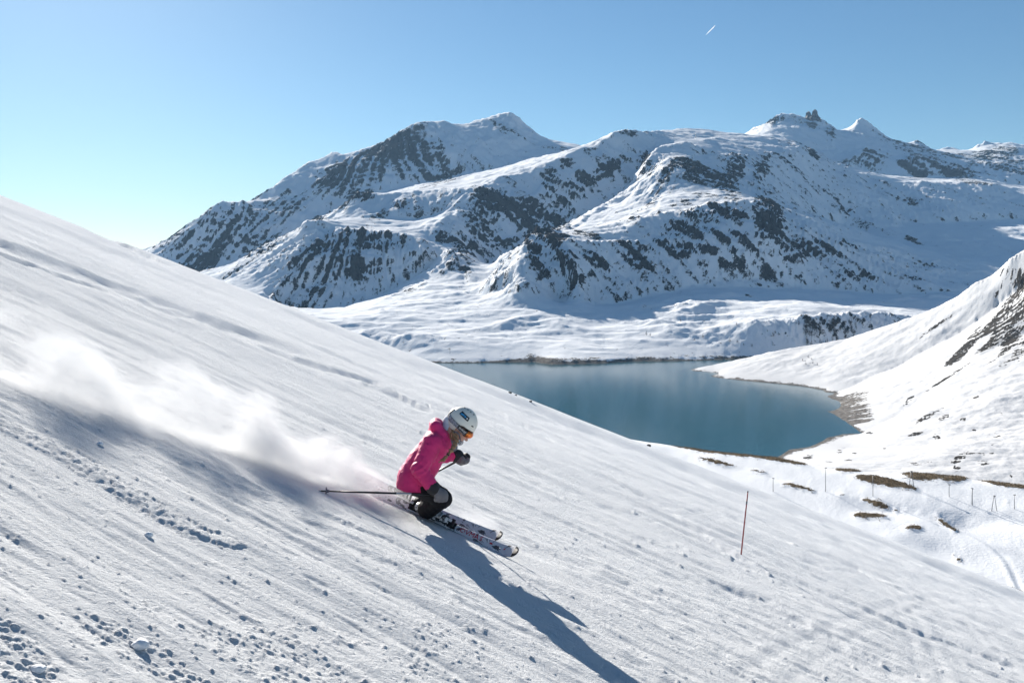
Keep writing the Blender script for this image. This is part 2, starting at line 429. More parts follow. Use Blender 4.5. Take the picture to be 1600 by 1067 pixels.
# rock exposure (traced): px, py, rx, ry, turn, weight
MR = [(1510, 246, 60, 9, 0, .4), (1455, 258, 50, 10, 20, .4), (1580, 250, 40, 12, 10, .4), (1400, 232, 40, 6, 20, .35), (330, 375, 90, 45, -35, .42), (430, 330, 60, 30, -30, .4), (560, 270, 90, 30, -20, .45), (650, 240, 60, 25, 10, .45), (680, 270, 70, 16, -8, .4), (620, 225, 60, 18, -30, .35),
      (790, 200, 30, 20, 40, .12), (780, 225, 20, 20, 30, .12), (870, 236, 28, 7, 5, .3), (400, 390, 50, 25, -20, .3), (310, 420, 50, 16, -20, .3),
      (560, 312, 30, 12, 0, .6), (610, 335, 40, 10, -25, .45), (680, 290, 45, 10, -15, .3), (550, 325, 40, 8, -20, .3),
      (495, 360, 25, 14, -10, .6), (540, 385, 60, 30, -15, .5), (600, 385, 40, 25, 10, .5), (470, 420, 45, 18, -50, .32), (560, 430, 40, 16, 5, .45), (525, 430, 40, 22, -30, .35), (490, 460, 40, 8, 20, .2), (650, 410, 14, 20, 10, .45), (620, 440, 10, 14, 0, .2),
      (770, 325, 38, 26, 20, .62), (830, 350, 50, 30, 30, .6), (760, 370, 50, 25, 40, .35), (860, 300, 22, 28, 10, .3), (905, 300, 22, 26, -30, .52), (945, 275, 45, 12, -30, .52), (880, 330, 18, 24, 20, .4), (820, 385, 50, 12, 10, .42), (880, 265, 40, 10, -20, .2),
      (720, 390, 40, 14, 25, .42), (722, 420, 26, 22, 35, .45), (690, 430, 20, 8, -30, .25), (690, 375, 15, 16, 0, .35),
      (650, 452, 25, 6, -25, .35), (980, 215, 18, 6, 0, .3), (940, 232, 30, 6, -25, .25), (1010, 260, 12, 20, -20, .35), (1030, 300, 10, 35, 30, .35), (1045, 275, 8, 25, 25, .3),
      (1085, 270, 45, 14, 30, .72), (1130, 290, 40, 14, 35, .55), (1080, 285, 25, 8, 10, .4), (1150, 268, 18, 28, 10, .4), (1190, 270, 14, 22, 20, .42), (1115, 310, 50, 8, 10, .35), (1200, 330, 30, 16, 38, .5), (1225, 250, 20, 8, 20, .2), (1270, 245, 6, 18, -25, .4),
      (1060, 322, 30, 8, -10, .35), (1100, 345, 45, 16, 0, .45), (1070, 370, 40, 16, 10, .5), (1140, 355, 35, 14, 10, .42), (1200, 365, 26, 26, 50, .62), (1150, 385, 50, 12, 8, .42), (1100, 400, 60, 10, 8, .45), (1130, 425, 40, 8, 5, .4), (1215, 410, 50, 7, 10, .36), (1240, 395, 40, 12, 20, .3), (1290, 400, 40, 12, 20, .28), (1060, 405, 20, 12, 0, .5), (1210, 437, 24, 6, -8, .42), (1340, 440, 40, 8, 5, .25),
      (870, 382, 26, 14, -30, .5), (850, 400, 26, 22, -40, .5), (880, 420, 22, 22, -60, .62), (835, 415, 16, 25, -20, .42), (920, 375, 30, 10, 15, .5), (900, 365, 20, 6, 0, .35), (930, 420, 30, 8, 25, .4), (905, 445, 25, 8, -15, .4), (990, 400, 40, 8, 8, .4), (1000, 420, 26, 14, 15, .52), (1035, 395, 20, 6, 0, .35), (850, 440, 20, 8, -40, .4), (970, 345, 60, 8, -20, .2), (1000, 350, 40, 6, -10, .25),
      (1360, 255, 30, 16, 10, .45), (1430, 265, 30, 20, 20, .52), (1490, 270, 40, 14, 20, .5), (1320, 260, 16, 8, 20, .3), (1560, 240, 40, 12, -10, .4), (1530, 265, 40, 14, 0, .38), (1580, 270, 30, 12, 10, .38), (1340, 215, 30, 6, 15, .3), (1300, 210, 10, 14, 0, .35), (1270, 195, 10, 12, 0, .3), (1440, 235, 30, 8, 25, .3), (1540, 290, 30, 6, 5, .35), (1420, 315, 25, 8, 15, .32), (1320, 335, 20, 8, 25, .22), (1390, 372, 25, 6, 20, .25), (1430, 380, 20, 6, 25, .3), (1210, 195, 14, 8, -20, .3),
      (1460, 418, 40, 6, 15, .3), (1440, 445, 30, 6, 5, .35), (1500, 450, 40, 6, 5, .3), (1330, 398, 25, 6, 15, .3),
      (690, 510, 40, 4, -10, .12), (740, 520, 40, 5, -20, .12), (1170, 465, 12, 3, 0, .35), (1060, 485, 20, 3, -10, .2), (980, 500, 10, 3, 0, .25), (840, 492, 12, 3, 0, .25), (900, 500, 30, 4, -10, .14),
      (1290, 520, 45, 15, 0, .14)]
PB = paint(TM, MR, TM.visible(6).astype(float))
def detail_mountain(T):
    z0 = T.z.copy()
    gx, gy = T.grad(blur(z0, 3)); sl_ = np.hypot(gx, gy)
    steep = sstep(0.12, 0.55, blur(sl_, 6))
    near_line = T.mask.astype(float)
    for _ in range(5): near_line = np.maximum(near_line, blur(near_line, 1))
    near_line = np.clip(blur(near_line, 3) * 1.2, 0, 1)
    dist = T.YY
    amp = (0.2 + 0.8 * steep) * (1 - np.where(dist > 7600, -.5, 0.35) * near_line) * sstep(LAKE - 5, LAKE + 60, z0)
    X, Y = T.X, T.YY
    wx = fbm(X / 500, Y / 500, 3) * 120; wy = fbm(X / 500 + 40, Y / 500 - 7, 3) * 120
    big = fbm((X + wx) / 620, (Y + wy) / 620, 6, 0.52, ridged=True)
    med = fbm((X + wx) / 170, (Y + wy) / 170, 5, 0.55, ridged=True)
    drift = np.interp(T.px, [200, 480, 620, 800, 1100, 1250, 1900], [-.35, -.5, .3, .75, .5, .7, .5])[None] + 0 * X
    L1 = T.lic(20, 1.4, 3, drift); L2 = T.lic(8, 1.2, 5, drift * .6)
    rk = blur(np.clip(PB, 0, .7) / .7, 4)
    tz = z0 + .30 * X + 60 * fbm(X / 420, Y / 420, 3) + 14 * fbm(X / 90, Y / 90, 3); fr = (tz / 46) % 1.0
    fr2 = (tz / 17 + .3) % 1.0
    ledge = (sstep(.5, .85, fr) - fr) * 15 + (sstep(.5, .85, fr2) - fr2) * 5
    T.L1, T.L2, T.steep, T.rk = L1, L2, steep, rk
    flatw = (1 - steep)
    hill = fbm(X / 260 + 3, Y / 210, 4, 0.5)            # hummocks on the flatter ground
    fin = fbm((X + wx) / 46, (Y + wy) / 46, 4, 0.6, ridged=True)
    z = z0 + amp * (40 * (big - 0.1) + (13 + 11 * rk) * med + (2.5 + 9 * rk) * fin) + steep * rk * ledge * (1 - .6 * near_line) + amp * steep * (3.4 + 3.0 * rk) * np.clip(L1, -2, 2) + amp * steep * 2.0 * sstep(-110, -40, z0) * np.clip(L2, -2, 2)
    z += flatw * sstep(LAKE + 4, LAKE + 40, z0) * (11 * fbm(X / 400 + 3, Y / 240, 3) + (4 + 14 * sstep(-.1, .5, fbm(X / 330 + 8, Y / 330, 2))) * (fbm(X / 210 + Y / 260, Y / 120 - X / 500, 4, 0.5, ridged=True) - .2) + 2.2 * fbm(X / 50, Y / 40, 3))
    z = np.where(z0 > LAKE + 2, np.maximum(z, LAKE + 0.5), z)
    T.z = z
detail_mountain(TM)
gx_, gy_ = TM.grad(); slp = np.hypot(gx_, gy_)
X_, Y_ = TM.X, TM.YY
PBc = np.clip(PB, 0, 0.62)
micro = np.clip((slp - blur(slp, 14)) * 1.6, -.5, .6)
rockM = -0.02 + 0.74 * PBc + (.25 + 1.0 * TM.rk) * micro + 0.16 * sstep(0.55, 1.05, slp) + (0.13 + 0.62 * PBc) * np.clip(TM.L1, -1.8, 1.8) * TM.steep + 0.14 * np.clip(TM.L2, -2, 2) \
    + (0.2 + 0.3 * PBc) * fbm(X_ / 120, Y_ / 120, 5, .6) + 0.06 * TM.steep + 0.10 * sstep(-.3, .6, PB)
hb = TM.z - LAKE
bankn = fbm(X_ / 90, hb / 6, 3) * 9 + fbm(X_ / 300 + 9, X_ * 0 + 2.2, 2) * 12
bankM = np.where(hb < 60, 0.95 - (np.abs(hb) / (9.0 + bankn.clip(-6, 20))) * 0.6, -2)
mountain = TM.build('mountain', M_MOUNT, {'rock': rockM, 'bank': bankM})

# ------------------------------------------------------------------ the hill right of the lake
hr = [(1040, None, 2160, LAKE - 8), (1084, None, 2125, LAKE), (1136, 565, 2110), (1192, 552, 2100), (1249, 542, 2080), (1324, 530, 2040), (1375, 512, 2000), (1412, 500, 1970), (1440, 491, 1950), (1469, 480, 1930), (1502, 461, 1900), (1525, 444, 1880),
      (1551, 431, 1860), (1577, 408, 1830), (1600, 393, 1810), (1700, 345, 1750), (1850, 310, 1700), (2000, 300, 1700)]
hs = [(1076, 577.5), (1086, 580), (1112, 581), (1124, 583), (1110, 588), (1127, 591), (1155, 594), (1221, 600), (1258, 604), (1288, 610), (1294, 625), (1283, 636), (1296, 644), (1322, 659), (1345, 677), (1316, 678), (1293, 684), (1264, 698), (1232, 702), (1215, 714), (1190, 735), (1150, 760)]
HL = [hr, [(p, None, shoreY(q), LAKE) for p, q in hs],
      [(p, None, shoreY(q) - 40, LAKE - 10) for p, q in hs[5:14]],
      [(1040, None, 2400, LAKE - 25), (1300, None, 2400, LAKE - 20), (1600, None, 2400, -110), (2000, None, 2400, -60)],
      [(1020, None, 780, LAKE - 8), (1150, None, 820, LAKE - 8)], [(1020, None, 1900, LAKE - 20), (1020, None, 1000, LAKE - 20), (1060, None, 1000, LAKE - 15), (1180, None, 1200, LAKE - 18), (1270, None, 1330, LAKE - 14), (1230, None, 1550, LAKE - 18), (1060, None, 1800, LAKE - 18)],
      [(1250, 735, 960), (1400, 742, 920), (1500, 750, 890), (1600, 758, 880), (1800, 775, 860), (2000, 790, 850)],
      [(1345, 677, 1262), (1400, 650, 1340), (1432, 628, 1400), (1512, 566, 1530), (1570, 535, 1580), (1600, 522, 1590), (1700, 500, 1560), (2000, 480, 1500)],
      [(1320, 700, 1140), (1450, 695, 1100), (1500, 655, 1210), (1600, 640, 1200), (1800, 640, 1150), (2000, 640, 1100)],
      [(1294, 618, 1680), (1340, 600, 1720), (1420, 565, 1760), (1500, 520, 1780), (1560, 480, 1790), (1600, 450, 1770)]]
TH = Terrain(np.arange(1020, 2000.1, 2.0), np.exp(np.linspace(math.log(780), math.log(2400), 420)), HL)
def detail_hill(T):
    z0 = T.z.copy(); X, Y = T.X, T.YY
    gx, gy = T.grad(blur(z0, 4)); T.steep = sstep(0.25, 0.6, blur(np.hypot(gx, gy), 6))
    T.L1, T.L2 = T.lic(26, 1.4, 8), T.lic(8, 1.2, 9)
    am = sstep(LAKE - 2, LAKE + 25, z0)
    z = z0 + am * (T.steep * (7 * (fbm(X / 150, Y / 150, 5, ridged=True) - .2) + 0.3 * T.L1.clip(-2, 2)) + (1 - T.steep) * (5 * fbm(X / 120, Y / 110, 4) + 2.2 * fbm(X / 35, Y / 35, 4)) + .8 * fbm(X / 14, Y / 14, 3))
    T.z = np.where(z0 > LAKE + 1, np.maximum(z, LAKE + .3), z)
detail_hill(TH)
HR = [(1578, 478, 16, 58, 38, .75), (1548, 512, 8, 46, 48, .6), (1592, 432, 20, 22, 20, .6), (1600, 545, 14, 40, 40, .6), (1535, 545, 5, 34, 52, .5), (1560, 455, 7, 30, 45, .5), (1496, 556, 8, 36, 50, .4), (1590, 500, 22, 75, 25, .75), (1560, 520, 10, 50, 35, .5), (1575, 430, 22, 22, -40, .55), (1500, 553, 34, 8, -45, .7), (1525, 520, 30, 6, -42, .5), (1480, 590, 60, 2.5, -33, .75), (1420, 625, 16, 5, -45, .6), (1470, 505, 60, 4, -33, .42), (1400, 555, 90, 6, -30, .22),
      (1520, 466, 14, 5, -35, .5), (1570, 568, 20, 5, -25, .5), (1545, 470, 30, 5, -40, .3), (1555, 560, 40, 3, -35, .4), (1440, 585, 60, 10, -25, .12), (1375, 592, 8, 4, 0, .4), (1420, 610, 30, 6, -20, .2),
      (1450, 650, 34, 5, -28, .6), (1475, 652, 14, 5, -25, .6), (1430, 678, 20, 5, -20, .6), (1463, 682, 10, 6, 20, .6), (1505, 655, 9, 4, 0, .7), (1565, 645, 8, 4, 0, .6), (1525, 620, 8, 3, -20, .6), (1500, 715, 22, 8, -30, .7), (1525, 710, 30, 5, 0, .5), (1535, 722, 16, 6, 0, .5), (1495, 730, 8, 8, 0, .6), (1430, 725, 20, 4, 5, .5), (1450, 722, 12, 3, 0, .4),
      (1262, 715, 14, 6, -25, .6), (1312, 705, 8, 6, -40, .5), (1325, 720, 10, 4, 0, .6), (1295, 722, 8, 4, 0, .5), (1358, 676, 9, 2.5, 0, .7), (1555, 680, 12, 5, 0, .55), (1580, 743, 4, 4, 0, .6), (1522, 672, 5, 3, 0, .6), (1382, 700, 4, 3, 0, .6), (1335, 708, 5, 2, 0, .5), (1550, 708, 5, 2, 0, .5), (1265, 568, 24, 4, 30, .32), (1220, 588, 40, 2, 0, .2), (1550, 695, 6, 3, 0, .5), (1410, 672, 5, 2, 0, .4), (1480, 700, 7, 3, 0, .4)]
PBh = paint(TH, HR, TH.visible(3).astype(float))
X_, Y_ = TH.X, TH.YY
rockH = -0.34 + 1.5 * PBh.clip(0, .7) + (0.06 + 0.35 * PBh.clip(0, .7)) * TH.L1.clip(-2, 2) + 0.12 * TH.L2.clip(-2, 2) * TH.steep + 0.2 * fbm(X_ / 40, Y_ / 40, 4)
hb = TH.z - LAKE
big_bank = sstep(1290, 1265, np.abs(TH.px - 1330)[None] + 1245) * sstep(1300, 1360, Y_) * (Y_ < 1620)
bh = 2.4 + 11 * big_bank + 3 * fbm(X_ / 30, Y_ / 30, 3)
bh = np.where(Y_ < 1330, .5, bh)
bankH = np.where(hb < 40, 0.9 - np.abs(hb) / bh.clip(0.8, 40) * 0.55 + 0.25 * TH.L2.clip(-2, 2) * big_bank, -2)
bankH = np.where(TH.px[None] < 1150, bankH - 0.25, bankH)
hill = TH.build('hill', M_HILL, {'rock': rockH, 'bank': bankH})

# ------------------------------------------------------------------ the snowfield with bare patches below the piste
def fy(q, k=1.0): return 49.8 / ((q - HY) / F + 0.12) * k
FE = [(820, 655), (1000, 687), (1040, 694), (1110, 704), (1180, 711), (1214, 714), (1246, 722), (1285, 730), (1311, 732.5), (1348, 735), (1390, 739), (1416, 738), (1495, 743), (1529, 750), (1600, 760), (1800, 778), (2100, 805)]
FE = [(p, q, fy(q)) for p, q in FE]
def fl(pts, k=1.0): return [(p, q, fy(q, k)) for p, q in pts]
FL = [FE, [(p, None, Yy * 1.22, -(q - HY) / F * Yy - 9) for p, q, Yy in FE], [(p, None, 420, -135) for p in (820, 2100)],
      [(820, None, 130, -55), (1000, None, 120, -45)], fl([(1100, 745), (1200, 775), (1300, 817), (1400, 860), (1500, 902), (1600, 946), (1900, 1070), (2100, 1160)]),
      [(820, None, 45, -50), (2100, None, 45, -70)],
      fl([(1200, 742), (1300, 765), (1400, 775), (1500, 785), (1600, 797), (1900, 840)])]
TF = Terrain(np.arange(820, 2100.1, 2.2), np.exp(np.linspace(math.log(45), math.log(420), 360)), FL)
TF.z = blur(TF.z, 14)
X_, Y_ = TF.X, TF.YY
FRW = [(a_, b_, c_ * 1.15, d_ * 1.35, e_, f_) for a_, b_, c_, d_, e_, f_ in [(1095, 702.5, 70, 2.6, 9, .8), (1205, 716, 60, 3.6, 10, .8), (1440, 752, 40, 3, 8, .5), (1120, 705, 70, 3.2, 8, .8), (1185, 711, 40, 4, 8, .9), (1230, 719, 30, 3, 14, .8), (1118, 722, 34, 2.6, 12, .9), (1187, 738, 16, 2.0, 14, .85), (1240, 760, 26, 2.0, 11, .8), (1262, 766, 14, 1.6, 12, .8), (1325, 735, 22, 3.4, 4, 1), (1362, 750, 28, 5, 9, 1), (1385, 755, 38, 6, 12, 1), (1420, 763, 16, 3, 15, .8),
       (1460, 745, 46, 5, 3, 1), (1450, 742, 40, 3.5, 2, .8), (1490, 748, 22, 5, 0, .8), (1570, 757, 40, 4, 10, 1), (1545, 752, 25, 2, 9, .7), (1355, 782, 10, 1.6, 10, .8), (1375, 787, 18, 4, 14, .95), (1362, 804, 28, 4.2, 4, 1.05), (1345, 806, 12, 3, 0, .7), (1427, 825, 15, 3.6, -4, 1), (1478, 814, 16, 3.4, 32, 1.05), (1490, 822, 5, 3, 40, .9), (1497, 867, 8, 1.5, 28, .9), (1575, 921, 30, 3.6, 20, 1), (1600, 928, 20, 4, 18, 1), (1400, 795, 4, 2, 0, .7), (1572, 783, 5, 1.2, 8, .7), (1320, 775, 18, 1.4, 9, .55)]]
PF = paint(TF, FRW, TF.visible(2).astype(float))
for (qa, qb, dep, wid) in (((1486, 806), (1640, 872), 1.0, 3.2), ((1440, 846), (1560, 890), .5, 3.0), ((1330, 790), (1440, 800), .3, 3.0)):
    A_, B_ = px2w(qa[0], qa[1], fy(qa[1])), px2w(qb[0], qb[1], fy(qb[1]))
    ex_, ey_ = (B_ - A_).to_2d().normalized(); tt_ = (X_ - A_.x) * ex_ + (Y_ - A_.y) * ey_; ss_ = (X_ - A_.x) * ey_ - (Y_ - A_.y) * ex_
    TF.z = TF.z - dep * np.exp(-(ss_ / wid) ** 2) * sstep(-3, 3, tt_) 
for qa, qb, bend in (((1466, 800), (1592, 917), 2.2), ((1395, 790), (1600, 812), -1.0)):      # old ski tracks
    A_, B_ = px2w(qa[0], qa[1], fy(qa[1])), px2w(qb[0], qb[1], fy(qb[1])); L_ = (B_ - A_).to_2d().length
    ex_, ey_ = (B_ - A_).to_2d().normalized(); tt_ = ((X_ - A_.x) * ex_ + (Y_ - A_.y) * ey_) / L_; ss_ = (X_ - A_.x) * ey_ - (Y_ - A_.y) * ex_ + bend * np.sin(np.pi * tt_.clip(0, 1))
    TF.z = TF.z + np.where((tt_ > 0) & (tt_ < 1), .07 * np.exp(-((ss_ - .35) / .35) ** 2) - .06 * np.exp(-((ss_ + .3) / .35) ** 2), 0)
TF.z = TF.z + 0.28 * fbm(X_ / 16, Y_ / 16, 3) + 0.22 * np.clip(PF, 0, 1) + 0.07 * fbm(X_ / 3, Y_ / 5, 3)
rockF = -0.30 + 1.5 * PF.clip(0, .8) + (0.22 + 0.5 * PF.clip(0, .8)) * fbm(X_ / 5, Y_ / 7, 5, .6)
field = TF.build('snowfield', M_FIELD, {'rock': rockF, 'bank': rockF * 0 - 2})

# ------------------------------------------------------------------ lake and valley ground
t = NT("lake_water"); p = t.pos()
wv = t.noise(t.mapv(p, (1, 0.45, 1)), 0.16, 5, 0.6)
wv2 = t.noise(p, 0.004, 3, 0.5)
t.l(t.bump(wv, 0.35, 0.55), t.b.inputs['Normal'])
t.set(Base_Color=t.mix(wv2, C(0.014, 0.075, 0.105), C(0.02, 0.095, 0.125)), Roughness=0.12, IOR=1.333)
M_WATER = t.m
LV = np.array([(-1500, 300, LAKE), (2600, 300, LAKE), (3600, 3000, LAKE), (-1500, 3000, LAKE)], float)
lake = tag(link('lake', mesh_np('lake', LV, np.array([[0, 1, 2, 3]]), False), M_WATER), kind='structure')
M_PLAIN = simple("plain_snow", (0.82, 0.83, 0.85), 0.7, 0.04, 0.01)
GV = np.array([(-15000, -3000, -260), (15000, -3000, -260), (15000, 16000, -260), (-15000, 16000, -260)], float)
tag(link('ground', mesh_np('ground', GV, np.array([[0, 1, 2, 3]]), False), M_PLAIN), kind='structure')
#@@PISTE@@
# ------------------------------------------------------------------ the ski slope
PA, PB_, PH = 0.386, 0.0836, 1.63        # fall to the right, fall away, eye height
def plane_z(x, y): return -PH - PA * x - PB_ * y
def on_slope(px, py):
    """point of the smooth slope seen at a photo pixel"""
    y = F * PH / (py - HY - PA * (px - CX) - PB_ * F)
    return Vector(((px - CX) / F * y, y, plane_z((px - CX) / F * y, y)))
DU = np.array([1, -0.48]) / math.hypot(1, 0.48)       # the skiing direction seen from above
pxs = np.arange(-330, 1950.1, 2.3)
inv = np.linspace(1 / 2.1, 1 / 46.0, 780)
Ys = np.concatenate([1 / inv, 46 + np.cumsum(np.linspace(0.35, 4.5, 50))])
Xs = (pxs[None] - CX) / F * Ys[:, None]; YYs = Ys[:, None] + 0 * Xs
roll = np.where(YYs > 46, np.where(YYs < 60, 0.02 * (YYs - 46) ** 2, 0.02 * 196 + 0.56 * (YYs - 60)), 0)
zs = plane_z(Xs, YYs) - roll
u = Xs * DU[0] + YYs * DU[1]; v = -Xs * DU[1] + YYs * DU[0]
cell = np.maximum(2.3 / F * YYs, np.abs(np.gradient(YYs, axis=0)) * 0.5)
def oct_(wl, amp, ru, off=0):
    fade = 1 - sstep(0.25, 0.8, cell / wl)
    return amp * fade * gnoise(u / (wl * ru) + off, v / wl + off * 1.7)
d = np.zeros_like(zs)
d += 0.16 * fbm(u / 22, v / 9, 3)
d += 0.035 * fbm(u / 3.1 + 5, v / 2.2 + 1, 4) * sstep(-.2, .5, fbm(u / 9 + 2, v / 5, 2))
for wl, amp, ru in ((2.6, .026, 7), (1.3, .019, 8), (0.7, .015, 10), (0.36, .0115, 11), (0.19, .0088, 9), (0.1, .0058, 7), (0.055, .0038, 5)):
    d += oct_(wl, amp, ru, wl * 13)
rough = sstep(-0.1, 0.45, fbm(u / 5 + 3, v / 1.6 + 8, 3))
for wl, amp in ((0.3, .012), (0.13, .010), (0.06, .006)):
    d += rough * oct_(wl, amp, 1.6, wl * 31)
# distance from the skier's lane keeps the lumps out of the skis' way
skA, skB = on_slope(590, 790), on_slope(800, 868)
zs = zs + d
def seg_dist(P, ax, ay, bx, by):
    """signed side distance and position along a segment, from above"""
    lx, ly = bx - ax, by - ay; L = math.hypot(lx, ly) + 1e-9
    ex, ey = lx / L, ly / L
    X, Y = P
    t = (X - ax) * ex + (Y - ay) * ey
    s = (X - ax) * ey - (Y - ay) * ex          # positive on the near side of a line that runs to the right
    return s, t / L, L
def box_idx(x0, x1, y0, y1):
    r0, r1 = np.searchsorted(Ys, [y0, y1]); r0 = max(r0 - 1, 0); r1 = min(r1 + 1, len(Ys))
    q = [CX + F * x / y for x in (x0, x1) for y in (max(y0, 2.1), y1)]
    c0, c1 = np.searchsorted(pxs, [min(q), max(q)])
    return slice(r0, r1), slice(max(c0 - 1, 0), min(c1 + 1, len(pxs)))
def bank_line(pts, A, wd, tail=5.0):
    """a small drop on the near side of a line, running out further on"""
    W = [on_slope(*p) for p in pts]
    acc = np.zeros_like(zs); best = np.full_like(zs, 1e9)
    n = len(W) - 1
    for i in range(n):
        a, b = W[i], W[i + 1]
        m = wd * (tail + 3)
        sl2 = box_idx(min(a.x, b.x) - m, max(a.x, b.x) + m, min(a.y, b.y) - m, max(a.y, b.y) + m)
        X, Y = Xs[sl2], YYs[sl2]
        s, tt, L = seg_dist((X, Y), a.x, a.y, b.x, b.y)
        wob = 0.45 * wd * gnoise(X / (wd * 4), Y / (wd * 4)) + 0.5 * wd * gnoise(X / (wd * 1.3), Y / (wd * 1.3)) + .25 * wd * gnoise(X / (wd * .45), Y / (wd * .45))
        s = s + wob
        prof = -A * sstep(-0.1 * wd, wd, s) * (1 - sstep(wd, wd * tail, s))
        over = np.maximum(np.maximum(-tt, tt - 1), 0) * L
        gt = (i + np.clip(tt, 0, 1)) / n
        prof *= sstep(0, 0.12, gt) * (1 - sstep(0.85, 1.0, gt)) if n > 0 else 1
        d2 = np.abs(s) + 4 * over
        bb = best[sl2]; k = (d2 < bb) & (over < wd)
        acc[sl2] = np.where(k, prof, acc[sl2]); best[sl2] = np.where(k, d2, bb)
    return acc
zs += bank_line([(-60, 345), (60, 395), (150, 428), (220, 455), (290, 482), (345, 500), (392, 514)], 0.14, 0.8, 5)
zs += bank_line([(395, 528), (450, 548), (520, 575), (590, 598), (650, 628)], 0.11, 0.5, 5)
zs += bank_line([(0, 385), (70, 412), (150, 438)], 0.12, 0.5, 4)
zs += bank_line([(560, 596), (620, 618), (690, 652)], 0.075, 0.16, 5)
zs += bank_line([(700, 606), (780, 640), (860, 682), (900, 700)], 0.06, 0.3, 5)
zs += bank_line([(90, 330), (190, 378), (300, 430)], 0.2, 0.5, 4)
zs += bank_line([(1000, 770), (1160, 868), (1300, 925), (1450, 985), (1640, 1050)], 0.035, 0.16, 6)
zs += bank_line([(1110, 790), (1240, 850), (1330, 880), (1420, 925), (1560, 985)], 0.03, 0.14, 6)
zs += bank_line([(1080, 885), (1200, 930), (1330, 1000), (1460, 1060)], 0.03, 0.2, 6)
zs += bank_line([(940, 745), (1080, 810), (1180, 850)], 0.03, 0.15, 6)
zs += bank_line([(500, 800), (560, 826), (620, 850), (680, 880)], 0.014, 0.04, 6)
# wind and ski scratches: many short low ledges that all run the way people ski
rs = np.random.RandomState(5)
for k in range(3600):
    bx = rs.uniform(-80, 1680)
    lo = HY + PA * (bx - CX) + PB_ * F + F * PH / 44
    by = lo + (1090 - lo) * rs.rand() ** 1.25 if lo < 1080 else None
    if by is None: continue
    a = on_slope(bx, by)
    ln = rs.uniform(0.012, 0.055) * a.y * rs.choice([1, 1, 1.8]); ang = rs.normal(0, 0.09)
    ex = DU[0] * math.cos(ang) - DU[1] * math.sin(ang); ey = DU[0] * math.sin(ang) + DU[1] * math.cos(ang)
    w2 = a.y ** 2 * rs.uniform(1e-4, 2.4e-4); w1 = a.y * rs.uniform(0.0008, 0.0022); wd = w1 + w2; A = w1 * rs.uniform(0.15, 0.36) + w2 * rs.uniform(.03, .10); ln *= 1 + a.y / 14
    x1, y1 = a.x + ex * ln, a.y + ey * ln
    m = wd * 9
    q = box_idx(min(a.x, x1) - m, max(a.x, x1) + m, min(a.y, y1) - m, max(a.y, y1) + m)
    X, Y = Xs[q], YYs[q]
    if X.size == 0: continue
    s, tt, L = seg_dist((X, Y), a.x, a.y, x1, y1)
    s = s + 0.5 * wd * gnoise(X / (wd * 5) + k, Y / (wd * 5))
    zs[q] += -A * sstep(-0.2 * wd, wd, s) * (1 - sstep(wd, wd * 7, s)) * sstep(0, 0.25, tt) * (1 - sstep(0.7, 1, tt))
# old ski tracks that cross the fall line: pairs of shallow grooves
for (pts, A) in (([(1020, 905), (1120, 925), (1230, 960), (1330, 1010), (1420, 1075)], .012), ([(1180, 1075), (1260, 1010), (1370, 960), (1480, 935), (1620, 925)], .014), ([(870, 720), (960, 770), (1060, 800), (1180, 815), (1290, 850)], .016),
                 ([(1250, 880), (1330, 890), (1420, 915), (1500, 960), (1560, 1020)], .016), ([(560, 660), (640, 690), (760, 710), (880, 745), (1000, 810)], .012), ([(60, 560), (180, 600), (330, 610), (470, 650)], .012), ([(1340, 880), (1400, 930), (1440, 1000), (1460, 1080)], .014), ([(200, 470), (330, 540), (480, 580), (600, 640)], .014)):
    W = [on_slope(*p) for p in pts]
    fine = []
    for i in range(len(W) - 1):
        p0, p1, p2, p3 = W[max(i - 1, 0)], W[i], W[i + 1], W[min(i + 2, len(W) - 1)]
        for k in range(6):
            t_ = k / 6; fine.append(.5 * (2 * p1 + (p2 - p0) * t_ + (2 * p0 - 5 * p1 + 4 * p2 - p3) * t_ ** 2 + (3 * p1 - p0 - 3 * p2 + p3) * t_ ** 3))
    for a, b in zip(fine[:-1], fine[1:]):
        wd = .05 + a.y ** 2 * 1.3e-4
        q = box_idx(min(a.x, b.x) - .8, max(a.x, b.x) + .8, min(a.y, b.y) - .8, max(a.y, b.y) + .8); X, Y = Xs[q], YYs[q]
        if X.size == 0: continue
        s_, tt, L = seg_dist((X, Y), a.x, a.y, b.x, b.y); inside = ((tt >= 0) & (tt < 1))
        zs[q] += np.where(inside, -.36 * A * (np.exp(-((s_ - .13) / wd) ** 2) + np.exp(-((s_ + .13) / wd) ** 2)) + .2 * A * np.exp(-((s_ + .13 + 2 * wd) / wd) ** 2), 0)
# loose lumps
lump = np.zeros_like(zs)
def stamp(x, y, r, sq=0.75):
    q = box_idx(x - r, x + r, y - r, y + r)
    X, Y = Xs[q], YYs[q]
    if X.size == 0: return
    wx = r * (0.45 * gnoise(X / r * 1.1 + x * 9, Y / r * 1.1 + y * 9) + .2 * gnoise(X / r * 2.9 + y * 9, Y / r * 2.9))
    dd = np.hypot(X - x, Y - y) + wx
    lump[q] = np.maximum(lump[q], sq * r * np.sqrt(np.clip(1 - (dd / r) ** 2, 0, 1)))
band = [on_slope(*p) for p in [(-60, 632), (10, 668), (60, 690), (120, 722), (180, 765), (240, 800), (300, 832), (375, 858)]]
for k in range(3200):
    i = rs.randint(len(band) - 1); a, b = band[i], band[i + 1]; tq = rs.rand()
    g = (i + tq) / (len(band) - 1)
    sp = (0.10 if g < 0.9 else 0.04) * rs.normal()
    sp = max(-0.16, min(0.16, sp))
    stamp(a.x + (b.x - a.x) * tq + 0.3 * sp, a.y + (b.y - a.y) * tq + 0.8 * sp, (.004 + .017 * rs.rand() ** 2) * (1.25 if abs(sp) < 0.07 else 0.8), rs.uniform(.4, .75))
n_ok = 0
